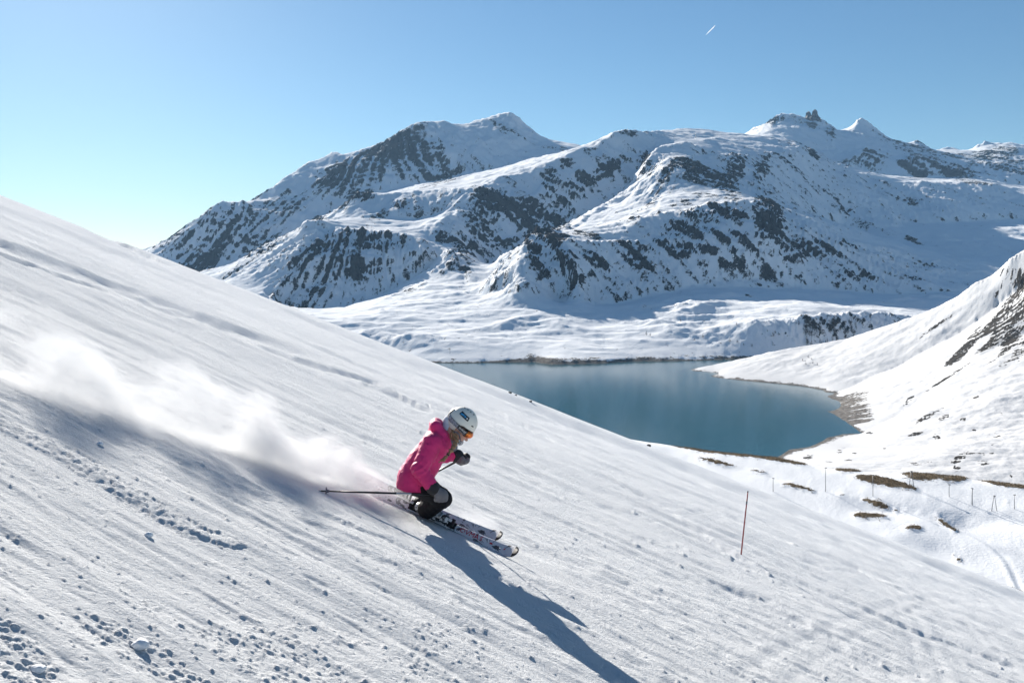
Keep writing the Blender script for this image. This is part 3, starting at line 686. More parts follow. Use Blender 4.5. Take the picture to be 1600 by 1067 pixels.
for k in range(10500):
    bx, by = rs.uniform(-150, 760), rs.uniform(830, 1110)
    if by < 835 + 0.18 * bx: continue
    a = on_slope(bx, by)
    if gnoise(np.array([a.x * 1.3 * DU[0] + a.y * 1.3 * DU[1]]), np.array([(-a.x * DU[1] + a.y * DU[0]) * 3.0]))[0] < -0.05 + 0.45 * (bx > 250) * (by < 980): continue
    stamp(a.x, a.y, 0.0022 + 0.0105 * rs.rand() ** 3.0 * (1.3 if by > 980 else 1), rs.uniform(.35, .7)); n_ok += 1
for k in range(1500):
    bx, by = rs.uniform(-100, 1600), rs.uniform(640, 1090)
    lo = HY + PA * (bx - CX) + PB_ * F + F * PH / 16
    if by < lo: continue
    a = on_slope(bx, by); stamp(a.x, a.y, a.y * rs.uniform(0.0008, 0.0024), 0.8)
zs += lump
# the rut the skis are carving, kept smooth
mid = (skA + skB) / 2; dv = (skB - skA).to_2d().normalized()
sx = (Xs - mid.x) * dv.x + (YYs - mid.y) * dv.y; sn = (Xs - mid.x) * dv.y - (YYs - mid.y) * dv.x
lane = np.exp(-(sn / 0.45) ** 4) * sstep(-2.6, -1.4, sx) * (1 - sstep(0.95, 1.25, sx))
zs = zs * (1 - lane * 0.85) + (plane_z(Xs, YYs)) * lane * 0.85
TS = Terrain.__new__(Terrain); TS.px, TS.Y, TS.X, TS.YY, TS.z = pxs, Ys, Xs, YYs, zs
t = NT("piste_snow"); p = t.pos()
rot = math.atan2(DU[1], DU[0])
pm = t.mapv(t.mapv(p, rot=(0, 0, -rot)), (0.22, 1, 1))
n1 = t.noise(pm, 2.4, 9, 0.74); n2 = t.noise(p, 42, 5, 0.65); n3 = t.noise(p, 420, 2, 0.6)
h = t.math('ADD', t.math('ADD', t.math('MULTIPLY', n1, 0.5), t.math('MULTIPLY', n2, 0.42)), t.math('MULTIPLY', n3, 0.10))
t.l(t.bump(h, 1.0, 0.07), t.b.inputs['Normal'])
t.set(Base_Color=t.mix(t.noise(p, 1.3, 5), SNOW_A, SNOW_B), Roughness=0.55)
t.b.inputs['Specular IOR Level'].default_value = 0.0
M_PISTE = t.m
slope = TS.build('ski_slope', M_PISTE, {})
# ------------------------------------------------------------------ smooth bodies from joined volumes
def surf(f, lo, hi, h):
    """closed quad mesh round the region where f < 0 (surface nets)"""
    ax = [np.arange(lo[i] - 2 * h, hi[i] + 3 * h, h) for i in range(3)]
    X, Y, Z = np.meshgrid(*ax, indexing='ij')
    D = f(np.stack([X, Y, Z], -1).reshape(-1, 3)).reshape(X.shape)
    D[0], D[-1] = 1, 1; D[:, 0], D[:, -1] = 1, 1; D[:, :, 0], D[:, :, -1] = 1, 1
    n = [s - 1 for s in D.shape]
    acc = np.zeros(n + [3]); cnt = np.zeros(n)
    cs = [(i, j, k) for i in (0, 1) for j in (0, 1) for k in (0, 1)]
    def cv(c): return D[c[0]:c[0] + n[0], c[1]:c[1] + n[1], c[2]:c[2] + n[2]]
    for a in cs:
        for axis in range(3):
            if a[axis]: continue
            b = list(a); b[axis] = 1
            da, db = cv(a), cv(b); m = (da < 0) != (db < 0)
            t = np.where(m, da / np.where(m, da - db, 1), 0)
            for q in range(3):
                acc[..., q] += np.where(m, a[q] + (t if q == axis else 0), 0)
            cnt += m
    act = cnt > 0
    idx = np.full(n, -1, dtype=np.int64); idx[act] = np.arange(act.sum())
    base = np.stack(np.meshgrid(*[np.arange(q) for q in n], indexing='ij'), -1)
    P = (base + acc / np.maximum(cnt, 1)[..., None])[act] * h + np.array([a[0] for a in ax])
    quads = []
    ins = D < 0
    for axis in range(3):
        s0 = [slice(None)] * 3; s1 = [slice(None)] * 3; s0[axis] = slice(0, -1); s1[axis] = slice(1, None)
        A, B = ins[tuple(s0)], ins[tuple(s1)]
        e = np.argwhere(A != B)
        u_, v_ = [(1, 2), (2, 0), (0, 1)][axis]
        e = e[(e[:, u_] > 0) & (e[:, v_] > 0) & (e[:, u_] < n[u_]) & (e[:, v_] < n[v_])]
        fl = A[tuple(e.T)]
        def cell(du, dv):
            c = e.copy(); c[:, u_] += du; c[:, v_] += dv; return idx[tuple(c.T)]
        q = np.stack([cell(-1, -1), cell(0, -1), cell(0, 0), cell(-1, 0)], -1)
        q[~fl] = q[~fl][:, ::-1]
        quads.append(q)
    Q = np.concatenate(quads); Q = Q[(Q >= 0).all(1)]
    return P, Q
def cone(p, a, ra, b, rb):
    a, b = np.array(a, float), np.array(b, float); ab = b - a
    t = np.clip(((p - a) @ ab) / (ab @ ab + 1e-12), 0, 1)
    return np.linalg.norm(p - a - t[:, None] * ab, axis=1) - (ra + (rb - ra) * t)
def smin(a, b, k):
    h = np.clip(0.5 + 0.5 * (b - a) / k, 0, 1)
    return b + (a - b) * h - k * h * (1 - h)
def chain(p, pts, k=0.03):
    d = None
    for (a, ra), (b, rb) in zip(pts[:-1], pts[1:]):
        c = cone(p, a, ra, b, rb); d = c if d is None else smin(d, c, k)
    return d
def ell(p, c, M, r):
    """ellipsoid: centre, rows of M are its axes, radii r"""
    q = (p - np.array(c)) @ np.array(M).T / np.array(r)
    l = np.linalg.norm(q, axis=1) + 1e-9
    return (l - 1) * l / (np.linalg.norm(q / np.array(r), axis=1) + 1e-9)
def n3(p, s, o=0.0):
    q = p * s + o
    return gnoise(q[:, 0] + 0.7 * q[:, 2], q[:, 1] * 1.1 + 0.45 * q[:, 2]) * 0.6 + gnoise(q[:, 2] * 1.2 - 0.3 * q[:, 0], q[:, 1] + q[:, 0] * 0.5) * 0.4

Y0 = 8.4
def P(cx, cy, d=0.0, lean=True):
    """a point of the skier: position on an enlarged print of the photograph, and distance from her middle plane"""
    if lean: d = d - 0.24 * min(1.0, max(0.0, (760 - cy) / 200.0))
    q = px2w(480 + cx / 3.8105, 610 + cy / 3.8105, Y0 + d)
    return np.array(q)
NP_ = Vector((PA, PB_, 1)).normalized()
T0, T1 = on_slope(570.5, 763), on_slope(805, 871)
EX = (T1 - T0).normalized()
LAT = NP_.cross(EX).normalized()           # across the slope, away from the viewer
TH_ = R(52)
EW = (LAT * math.cos(TH_) + NP_ * math.sin(TH_)).normalized()    # across the ski, up from the biting edge
EN = EX.cross(EW).normalized()
if EN.z < 0: EN = -EN
FEET = on_slope(690, 818)
O = Vector((FEET.x, FEET.y, FEET.z))
On = np.array(O)

TIPN = on_slope(806, 876) + EN * .0; TIPF = on_slope(783, 847)
TIPN -= EW * .008; TIPF -= EW * .030
def s_of(tip, q): return -(Vector(q) - Vector(tip)).dot(EX)
S_TOE = s_of(TIPN, P(845, 800)) + .005
def ski_pt(base, s, wv, tz=0.0):
    return base + EX * s + EW * wv + EN * tz
# cloth and gear materials
def cloth(name, col, rough, weave=900, bumpd=0.0006, var=0.1, sheen=0.0):
    t = NT(name); o = t.obj()
    f = t.noise(o, 9, 5)
    c = t.mix(f, C(*[x * (1 - var) for x in col]), C(*[min(1, x * (1 + var)) for x in col]))
    t.l(t.bump(t.math('ADD', t.noise(o, weave, 2), t.math('MULTIPLY', t.noise(o, 42, 5, 0.6), 6.0)), 0.5, bumpd), t.b.inputs['Normal'])
    t.set(Base_Color=c, Roughness=rough); t.b.inputs['Sheen Weight'].default_value = sheen
    t.b.inputs['Specular IOR Level'].default_value = 0.3
    return t.m
M_PINK = cloth("pink_shell_fabric", (0.66, 0.028, 0.165), 0.6, 900, 0.0012, 0.1, 0.1)
M_BLACK = cloth("black_trouser_fabric", (0.006, 0.006, 0.009), 0.75, 900, 0.001, 0.3)
M_SKIN = simple("skin", (0.55, 0.30, 0.22), 0.5, 0.08, 40)
M_WHITEF = cloth("white_fleece", (0.72, 0.74, 0.78), 0.9, 500, 0.002, 0.06)
M_GREYC = cloth("grey_collar", (0.16, 0.16, 0.18), 0.8, 700, 0.001, 0.1)
M_HELM = simple("helmet_shell", (0.80, 0.76, 0.67), 0.38, 0.03, 20)
M_BLK = simple("black_plastic", (0.015, 0.015, 0.017), 0.45, 0.2, 60)
M_HAIR = NT("brown_hair"); _o = M_HAIR.obj()
M_HAIR.set(Base_Color=M_HAIR.mix(M_HAIR.noise(M_HAIR.mapv(_o, (260, 260, 30)), 1.0, 4), C(0.12, 0.06, 0.028), C(0.42, 0.25, 0.12)), Roughness=0.5); M_HAIR = M_HAIR.m
M_GLOVE = cloth("grey_glove_leather", (0.17, 0.165, 0.175), 0.6, 500, 0.001, 0.12)
M_GLOVED = cloth("dark_glove_fabric", (0.022, 0.022, 0.026), 0.6, 500, 0.001, 0.12)
M_STEEL = simple("steel", (0.45, 0.45, 0.46), 0.35, 0.06, 40, 0.9)
M_WHITEP = simple("white_print", (0.78, 0.78, 0.78), 0.5, 0.03, 40)
M_BLUEP = simple("blue_print", (0.06, 0.32, 0.62), 0.5, 0.05, 40)
M_REDP = simple("red_print", (0.52, 0.012, 0.02), 0.45, 0.1, 40)
t = NT("mirror_lens"); o_ = t.obj()
t.set(Base_Color=t.mix(t.noise(o_, 14, 2), C(0.75, 0.05, 0.03), C(0.95, 0.42, 0.06)), Roughness=0.12, Metallic=0.55); M_LENS = t.m
t = NT("patterned_scarf"); o_ = t.obj()
t.set(Base_Color=t.ramp(t.noise(o_, 90, 2, 0.5, 1.5), [(0.46, C(0.05, 0.05, 0.06)), (0.52, C(0.62, 0.62, 0.63))], 'LINEAR'), Roughness=0.85); M_SCARF = t.m
t = NT("strap_web"); o_ = t.obj()
t.set(Base_Color=t.ramp(t.noise(o_, 120, 1, 0.5, 2.5), [(0.50, C(0.015, 0.015, 0.02)), (0.56, C(0.62, 0.63, 0.70))], 'LINEAR'), Roughness=0.8); M_STRAP = t.m
t = NT("boot_shell"); o_ = t.obj()
t.set(Base_Color=t.ramp(t.noise(o_, 26, 3, 0.5, 0.8), [(0.48, C(0.018, 0.018, 0.02)), (0.52, C(0.62, 0.62, 0.62))], 'LINEAR'), Roughness=0.4); M_BOOT = t.m

def blob(name, f, lo, hi, h, mat, parent, faces_mat=None, origin=None):
    V, Q = surf(f, np.array(lo), np.array(hi), h)
    me = mesh_np(name, V - (On if origin is None else np.array(origin)), Q, True)
    o = link(name, me, mat, parent)
    if faces_mat is not None:
        cen = V[Q].mean(1)
        me.polygons.foreach_set('material_index', faces_mat(cen).astype(np.int32))
    return o
def bounds(pts, m): 
    A = np.array(pts); return A.min(0) - m, A.max(0) + m
def tube_mesh(pts, radii, seg=10, caps=True):
    pts = [Vector(p) for p in pts]; V = []; Fq = []
    up = None
    for i, p in enumerate(pts):
        tdir = (pts[min(i + 1, len(pts) - 1)] - pts[max(i - 1, 0)]).normalized()
        if up is None:
            up = tdir.orthogonal().normalized()
        up = (up - tdir * up.dot(tdir)).normalized(); sd = tdir.cross(up)
        for k in range(seg):
            a = 2 * math.pi * k / seg
            V.append(p + (up * math.cos(a) + sd * math.sin(a)) * radii[i])
    for i in range(len(pts) - 1):
        for k in range(seg):
            Fq.append((i * seg + k, i * seg + (k + 1) % seg, (i + 1) * seg + (k + 1) % seg, (i + 1) * seg + k))
    if caps:
        Fq.append(tuple(range(seg))[::-1]); Fq.append(tuple((len(pts) - 1) * seg + k for k in range(seg)))
    return V, Fq
def pyobj(name, VF, mat, parent=None, smooth=True, origin=None):
    V, Fq = VF; o_ = Vector((0, 0, 0)) if origin is None else Vector(origin)
    me = bpy.data.meshes.new(name); me.from_pydata([tuple(Vector(v) - o_) for v in V], [], [tuple(f) for f in Fq])
    if smooth:
        me.polygons.foreach_set('use_smooth', [True] * len(me.polygons))
    me.update()
    return link(name, me, mat, parent)
def merge(*VFs):
    V, Fq = [], []
    for v, f in VFs:
        n = len(V); V += list(v); Fq += [tuple(i + n for i in q) for q in f]
    return V, Fq
def box_vf(c, ax, ay, az, sx, sy, sz):
    c, ax, ay, az = Vector(c), Vector(ax), Vector(ay), Vector(az)
    V = [c + ax * (i * sx / 2) + ay * (j * sy / 2) + az * (k * sz / 2) for i in (-1, 1) for j in (-1, 1) for k in (-1, 1)]
    return V, [(0, 1, 3, 2), (4, 6, 7, 5), (0, 4, 5, 1), (2, 3, 7, 6), (0, 2, 6, 4), (1, 5, 7, 3)]

# joints
SH_N, EL_N, WR_N = P(748, 314, -.15), P(669, 468, -.225), P(742, 572, -.24)
SH_F, EL_F, WR_F = P(800, 316, .16), P(776, 398, .30), P(886, 388, .38)
PEL, WAI, CHE = (640, 518), (694, 432), (768, 322)
HIP_N, HIP_F = P(650, 542, -.09), P(650, 538, .10)
KN_N, AN_N = P(806, 644, -.12), P(716, 704, -.02)
KN_F, AN_F = P(792, 628, .16), P(690, 672, .26)
HC = P(925, 185, 0)                          # middle of the head
hf = Vector((0.80, -0.08, -0.60)).normalized(); hu = Vector((0.60, 0.0, 0.80)); hu = (hu - hf * hu.dot(hf)).normalized(); hs_ = hu.cross(hf).normalized()
HM_ = [list(hf), list(hs_), list(hu)]
def Hp(x, y, z): return HC + x * np.array(hf) + y * np.array(hs_) + z * np.array(hu)

HAND_N, HAND_F = P(797, 620, -.25), P(928, 402, .40)
TIP_N = np.array(on_slope(495.5, 766.5)); TIP_F = np.array(on_slope(634.8, 762))
def fist_fields(hand, axis, wrist):
    """palm, four curled fingers of unequal length and a thumb round a grip"""
    a = Vector(axis).normalized(); out = (Vector(hand) - Vector(wrist)); out = (out - a * out.dot(a)).normalized()
    b = a.cross(out).normalized()
    if b.y > 0: b = -b                    # back of the hand towards the viewer
    G = Vector(hand)
    fing = []
    for i, (off, ln) in enumerate(((-.036, .92), (-.012, 1.05), (.012, 1.0), (.035, .82))):
        c = G + a * off
        k0 = c + out * .006 + b * .036; k1 = c + out * (.036 * ln) + b * .020; k2 = c + out * (.036 * ln) - b * .014; k3 = c + out * .012 - b * (.030 * ln)
        fing.append([(np.array(k0), .0150), (np.array(k1), .0138), (np.array(k2), .0128), (np.array(k3), .0115)])
    palm = [(np.array(Vector(wrist) + (G - Vector(wrist)) * .25), .034), (np.array(G - out * .030 + b * .020), .034)]
    palm2 = [(np.array(G - out * .015 + b * .026 - a * .026), .022), (np.array(G - out * .015 + b * .026 + a * .026), .022)]
    th0 = G - out * .03 - a * .035; thumb = [(np.array(th0), .018), (np.array(th0 - b * .018 - a * .014 + out * .018), .0165), (np.array(G - a * .040 - b * .034 + out * .030), .0135)]
    return fing, palm, palm2, thumb, (a, out, b)
def fist(p, F5):
    fing, palm, palm2, thumb, _ = F5
    d = smin(cone(p, palm[0][0], palm[0][1], palm[1][0], palm[1][1]), cone(p, palm2[0][0], palm2[0][1], palm2[1][0], palm2[1][1]), .03)
    for fg in fing: d = smin(d, chain(p, fg, .006), .006)
    return smin(d, chain(p, thumb, .008), .008)
AX_N = Vector(HAND_N) - Vector(TIP_N); AX_F = Vector(HAND_F) - Vector(TIP_F)
FN, FF_ = fist_fields(HAND_N, AX_N, WR_N), fist_fields(HAND_F, AX_F, WR_F)

# the body itself: one continuous surface under the clothes
def f_body(p):
    d = None
    for dd in (-.05, .05):
        c = chain(p, [(P(*PEL, dd), .095), (P(*WAI, dd), .085), (P(*CHE, dd), .09)], .06); d = c if d is None else smin(d, c, .06)
    d = smin(d, chain(p, [(P(785, 290), .06), (P(850, 235), .055), (Hp(-.02, 0, -.06), .06)], .04), .05)
    d = smin(d, ell(p, Hp(-.005, 0, -.01), HM_, (.098, .076, .098)), .03)
    d = smin(d, ell(p, Hp(.045, 0, -.085), HM_, (.058, .058, .075)), .03)          # face
    d = smin(d, cone(p, Hp(.100, 0, -.070), .010, Hp(.116, 0, -.100), .013), .012)   # nose
    d = smin(d, cone(p, Hp(.092, -.014, -.128), .008, Hp(.092, .014, -.128), .008), .008)   # mouth
    d = smin(d, ell(p, Hp(.078, 0, -.158), HM_, (.024, .024, .02)), .02)           # chin
    for sgn in (-1, 1):
        d = smin(d, ell(p, Hp(.0, .076 * sgn, -.06), HM_, (.018, .010, .03)), .01)   # ears
        e = ell(p, Hp(.088, .03 * sgn, -.055), HM_, (.012, .016, .009)); d = np.maximum(d, -e)   # eye sockets
        d = np.minimum(d, ell(p, Hp(.082, .03 * sgn, -.055), HM_, (.011, .012, .011)))
    for sh, el, wr, F5 in ((SH_N, EL_N, WR_N, FN), (SH_F, EL_F, WR_F, FF_)):
        d = smin(d, chain(p, [(sh, .058), (el, .043), (wr, .032)], .02), .05)
        d = smin(d, fist(p, F5) + .004, .012)
    for hp, kn, an, tipq, st in ((HIP_N, KN_N, AN_N, TIPN, S_TOE), (HIP_F, KN_F, AN_F, TIPF, S_TOE + .06)):
        d = smin(d, chain(p, [(hp, .085), (kn, .055), (an, .048)], .03), .05)
        hl = np.array(ski_pt(tipq, -st - .21, .05, .066)); d = smin(d, chain(p, [(an, .042), (hl, .034), (np.array(ski_pt(tipq, -st - .03, .05, .062)), .028)], .02), .02)
    return d
allp = [P(*PEL), P(*CHE), HC, HAND_N, HAND_F, KN_N, AN_N, AN_F, KN_F, EL_N, EL_F, Hp(.14, 0, -.17)]
lo, hi = bounds(allp, .16)
person = blob('person', f_body, lo, hi, .0085, M_SKIN, None)
person.location = O
tag(person, "crouching skier in a pink jacket, black trousers and cream helmet, braid hanging", 'person')

# trousers
def f_tr(p):
    d = None
    for hp, kn, an in ((HIP_N, KN_N, AN_N), (HIP_F, KN_F, AN_F)):
        c = chain(p, [(hp, .112), (kn, .072), (an, .083)], .03); d = c if d is None else smin(d, c, .05)
    d = smin(d, chain(p, [(P(636, 520, -.06), .115), (P(636, 520, .06), .115)], .05), .05)
    return d + .004 * n3(p, 22) + .008 * (np.abs(n3(p, 17, 4)) - .2)
lo, hi = bounds([HIP_N, HIP_F, KN_N, AN_N, KN_F, AN_F, P(636, 520, -.06)], .15)
blob('trousers', f_tr, lo, hi, .0075, M_BLACK, person)

# jacket
hemA, hemB = P(575, 570), P(740, 592)
hem_n = Vector(hemB - hemA).cross(Vector((0, 1, 0))).normalized()
if hem_n.z > 0: hem_n = -hem_n
def f_jk(p):
    d = None
    for dd in (-.075, .075):
        c = chain(p, [(P(628, 560, dd), .126), (P(*PEL, dd), .126), (P(*WAI, dd), .122), (P(*CHE, dd), .120)], .05); d = c if d is None else smin(d, c, .08)
    w_ = 0.5 * n3(p, 16, 2) + 0.5 * n3(p, 34, 7)
    d = np.maximum(d, (p - hemA) @ np.array(hem_n) - .004 * n3(p, 18))
    arm = chain(p, [(SH_N, .082), (EL_N, .061), (WR_N, .049)], .02)
    el_fold = np.exp(-(np.linalg.norm(p - EL_N, axis=1) / .10) ** 2)
    axis = (WR_N - EL_N) / np.linalg.norm(WR_N - EL_N)
    arm = arm + .006 * el_fold * np.sin(((p - EL_N) @ axis) * 150 + 4 * n3(p, 12)) 
    d = smin(d, arm - .004, .009)
    d = smin(d, chain(p, [(SH_F, .082), (EL_F, .058), (WR_F, .044)], .02), .03)
    # hood bunched behind the neck, collar
    d = smin(d, chain(p, [(P(762, 214, -.085), .045), (P(768, 206, 0), .052), (P(762, 214, .085), .045)], .03), .018)
    d = smin(d, chain(p, [(P(772, 215, -.09), .042), (P(806, 262, -.105), .034), (P(842, 322, -.08), .022)], .02), .02)
    d = smin(d, chain(p, [(P(772, 215, .09), .042), (P(806, 262, .105), .034), (P(842, 322, .08), .022)], .02), .02)
    d = smin(d, cone(p, P(790, 270), .10, P(815, 262), .075), .03)
    return d + .0055 * w_ + .009 * (np.abs(n3(p, 13, 5)) - .2) + .005 * (np.abs(n3(p, 31, 9)) - .2) + .0015 * n3(p, 80, 3)
lo, hi = bounds([P(*PEL, -.08), P(*CHE, .1), SH_N, EL_N, WR_N, SH_F, EL_F, WR_F, P(765, 200, 0), P(842, 322, -.1)], .16)
def jk_faces(c): return np.zeros(len(c))
jk = blob('jacket', f_jk, lo, hi, .0070, M_PINK, person)
# neck warmer, collar, scarf over the mouth
blob('neck_warmer', lambda p: chain(p, [(P(818, 285), .055), (P(836, 235), .058), (P(846, 185), .052)], .02) + .003 * n3(p, 40), *bounds([P(818, 285), P(846, 180)], .10), .0065, M_WHITEF, person)
blob('collar', lambda p: chain(p, [(P(845, 300, -.06), .030), (P(868, 335, -.04), .034), (P(868, 335, .04), .034), (P(845, 300, .06), .030)], .02), *bounds([P(845, 300, -.06), P(868, 335, .06)], .07), .006, M_GREYC, person)
blob('scarf', lambda p: ell(p, Hp(.060, 0, -.146), HM_, (.052, .05, .034)) + .003 * n3(p, 50), *bounds([Hp(.06, 0, -.146)], .09), .0055, M_SCARF, person)

# helmet
HR_ = np.array([.126, .112, .121])
def hloc(p): return (p - HC) @ np.array(HM_).T
def f_helm(p):
    q = hloc(p); d = ell(p, HC, HM_, HR_)
    cut = np.where(q[:, 0] > .02, -.014, -.014 - .066 * sstep(.02, -.02, q[:, 0]))
    cut = np.where(q[:, 0] < -.085, -.045, cut)
    d = np.maximum(d, (cut - q[:, 2]))
    inner = ell(p, HC, HM_, HR_ - .018)
    return np.maximum(d, -inner)
helm = blob('helmet', f_helm, *bounds([HC], .15), .0052, M_HELM, person)
tag(helm)
def on_helm(az, elv, off=.001):
    """point of the helmet shell: az from the front towards the viewer's side, elv upwards"""
    v = np.array([math.cos(az) * math.cos(elv), math.sin(az) * math.cos(elv), math.sin(elv)])
    s_ = 1 / np.linalg.norm(v / (HR_ + off)); q = v * s_
    return Vector(Hp(*q))
SIDE = -1 if hs_.y > 0 else 1               # side of the head that faces the viewer
def patch(name, az0, az1, el0, el1, mat, parent, off=.0025, nu=14, nv=8, skew=0.0):
    V, Fq = [], []
    for lay in (off, off - .004):
        for j in range(nv + 1):
            for i in range(nu + 1):
                a = az0 + (az1 - az0) * i / nu; e = el0 + (el1 - el0) * j / nv + skew * (i / nu - .5)
                V.append(on_helm(a * SIDE, e, lay))
    W = nu + 1; N = W * (nv + 1)
    for j in range(nv):
        for i in range(nu):
            q = (j * W + i, j * W + i + 1, (j + 1) * W + i + 1, (j + 1) * W + i)
            Fq.append(q); Fq.append(tuple(N + k for k in q)[::-1])
    ring = [i for i in range(W)] + [j * W + nu for j in range(1, nv + 1)] + [nv * W + i for i in range(nu - 1, -1, -1)] + [j * W for j in range(nv - 1, 0, -1)]
    for a, b in zip(ring, ring[1:] + ring[:1]): Fq.append((a, a + N, b + N, b))
    return pyobj(name, (V, Fq), mat, parent, origin=O)
D = math.radians
stk = patch('sticker', D(70), D(122), D(22), D(39), M_BLK, helm, .003, skew=D(4))
patch('sticker_print', D(98), D(117), D(27), D(34.5), M_BLUEP, stk, .0042, 6, 4, D(-2))
patch('sticker_print', D(87), D(95.5), D(27), D(34), M_BLUEP, stk, .0042, 4, 4)
patch('sticker_print', D(76), D(83), D(26), D(31.5), M_WHITEP, stk, .0042, 4, 4)
for az, el in ((45, 62), (80, 66), (115, 66), (150, 60), (40, 14)):
    patch('vent', D(az - 6), D(az + 6), D(el - 2.2), D(el + 2.2), M_BLK, helm, .0022, 5, 3)
patch('rim', D(8), D(75), D(-9), D(-5.5), M_BLK, helm, .004, 14, 2)
patch('rear_clip', D(160), D(176), D(-16), D(22), M_BLK, helm, .007, 4, 8)
patch('ear_flap', D(96), D(158), D(-50), D(-20), M_HELM, helm, .004, 12, 8, D(6))
patch('flap_trim', D(94), D(160), D(-56), D(-49), M_BLK, helm, .0055, 12, 3, D(6))
# goggles
gog = blob('goggles', lambda p: np.maximum(ell(p, Hp(.078, 0, -.050), HM_, (.050, .080, .040)), .02 - np.abs(hloc(p)[:, 0] - .02 - .0) * 1.0), *bounds([Hp(.078, 0, -.05)], .12), .006, M_BLK, person)
blob('lens', lambda p: np.maximum(ell(p, Hp(.086, 0, -.050), HM_, (.056, .078, .039)), .086 - hloc(p)[:, 0] - .25 * np.abs(hloc(p)[:, 1])), *bounds([Hp(.09, 0, -.05)], .12), .005, M_LENS, gog)
strap = patch('strap', D(42), D(172), D(-27), D(-9), M_STRAP, gog, .0065, 26, 5, D(14))
blk = patch('strap_badge', D(42), D(92), D(-27), D(-12), M_BLK, strap, .0085, 14, 5, D(5))
# lettering on the strap
def text_vf(txt, size):
    cu = bpy.data.curves.new('txt', 'FONT'); cu.body = txt; cu.size = size; cu.align_x = 'CENTER'; cu.align_y = 'CENTER'; cu.resolution_u = 2
    ob = bpy.data.objects.new('txt', cu); COL.objects.link(ob)
    dg = bpy.context.evaluated_depsgraph_get(); me = bpy.data.meshes.new_from_object(ob.evaluated_get(dg))
    V = [v.co.copy() for v in me.vertices]; Fq = [tuple(p.vertices) for p in me.polygons]
    bpy.data.objects.remove(ob); bpy.data.curves.remove(cu); bpy.data.meshes.remove(me)
    return V, Fq
V, Fq = text_vf("SHRED", 1.0)
V = [on_helm(D(66 - v.x * 13) * SIDE, D(-19.5 + v.y * 11) + D(5) * ((66 - v.x * 13 - 67) / 50), .0105) for v in V]
pyobj('lettering', (V, Fq), M_WHITEP, strap, False, O)
pyobj('chin_strap', tube_mesh([P(872, 248, -.115), P(885, 245, -.118), P(905, 262, -.10), P(912, 292, -.05)], [.006] * 4, 6), M_GREYC, helm, origin=O)
# hair: wisps at the ear and the braid
hp_ = [(868, 250, -.105), (880, 275, -.125), (886, 300, -.15), (876, 330, -.175), (856, 358, -.195), (838, 382, -.215), (815, 408, -.225), (786, 424, -.22)]
HP = [np.array(P(*q)) for q in hp_]
def f_hair(p):
    d = chain(p, list(zip(HP, (.017, .019, .018, .017, .015, .009, .014, .006))), .012)
    u_ = np.full(len(p), 0.0)
    ax = (HP[6] - HP[2]) / np.linalg.norm(HP[6] - HP[2])
    return d + .0035 * np.sin(((p - HP[2]) @ ax) * 190) + .002 * n3(p, 120)
hair = blob('hair', f_hair, *bounds(HP, .04), .0045, M_HAIR, person)
pyobj('hair_tie', tube_mesh([HP[5] - (HP[6] - HP[5]) * .12, HP[5] + (HP[6] - HP[5]) * .12], [.0145, .0145], 10), M_BLK, hair, origin=O)
pyobj('hair_wisp', tube_mesh([Hp(-.02, SIDE * .08, -.085), P(850, 262, -.11), P(856, 285, -.12), P(868, 300, -.13)], [.004, .006, .006, .003], 6), M_HAIR, hair, origin=O)

# gloves
for F5, hand, wr, el in ((FN, HAND_N, WR_N, EL_N), (FF_, HAND_F, WR_F, EL_F)):
    (a_, out_, b_) = F5[4]
    near = hand is HAND_N
    def gf(c, hand=hand, b_=b_, a_=a_, near=near):
        q = (c - hand) @ np.array(b_)
        return np.where(q > (.012 if near else .0), 0, 1)
    gl = blob('glove', lambda p, F5=F5: fist(p, F5) - .006 + .0012 * n3(p, 60), *bounds([hand, wr], .11), .005, [M_GLOVE, M_GLOVED], person, gf)
    dirv = (wr - el) / np.linalg.norm(wr - el); c0 = wr + dirv * .00; c1 = wr + (hand - wr) * .38
    cuf = blob('cuff', lambda p, c0=c0, c1=c1: smin(cone(p, c0, .053, c1, .046), cone(p, c0 - dirv * .005, .055, c0 + dirv * .012, .055), .008) + .002 * n3(p, 45), *bounds([c0, c1], .08), .0055, M_GLOVED, gl)
    mid = Vector(c0 + (c1 - c0) * .55) 
    vdir = Vector((0, -1, 0)); cd_ = Vector(c1 - c0).normalized(); sdv = cd_.cross(vdir).normalized()
    for k in (-1, 1):
        pyobj('stripe', box_vf(mid + vdir * .047 + cd_ * (.011 * k), sdv, cd_, vdir, .045, .011, .012), M_GLOVE if not near else M_WHITEF, cuf, origin=O)
    if near:
        pyobj('badge', box_vf(Vector(hand) + b_ * .052 - out_ * .012, a_, out_, b_, .022, .018, .008), M_WHITEP, gl, origin=O)

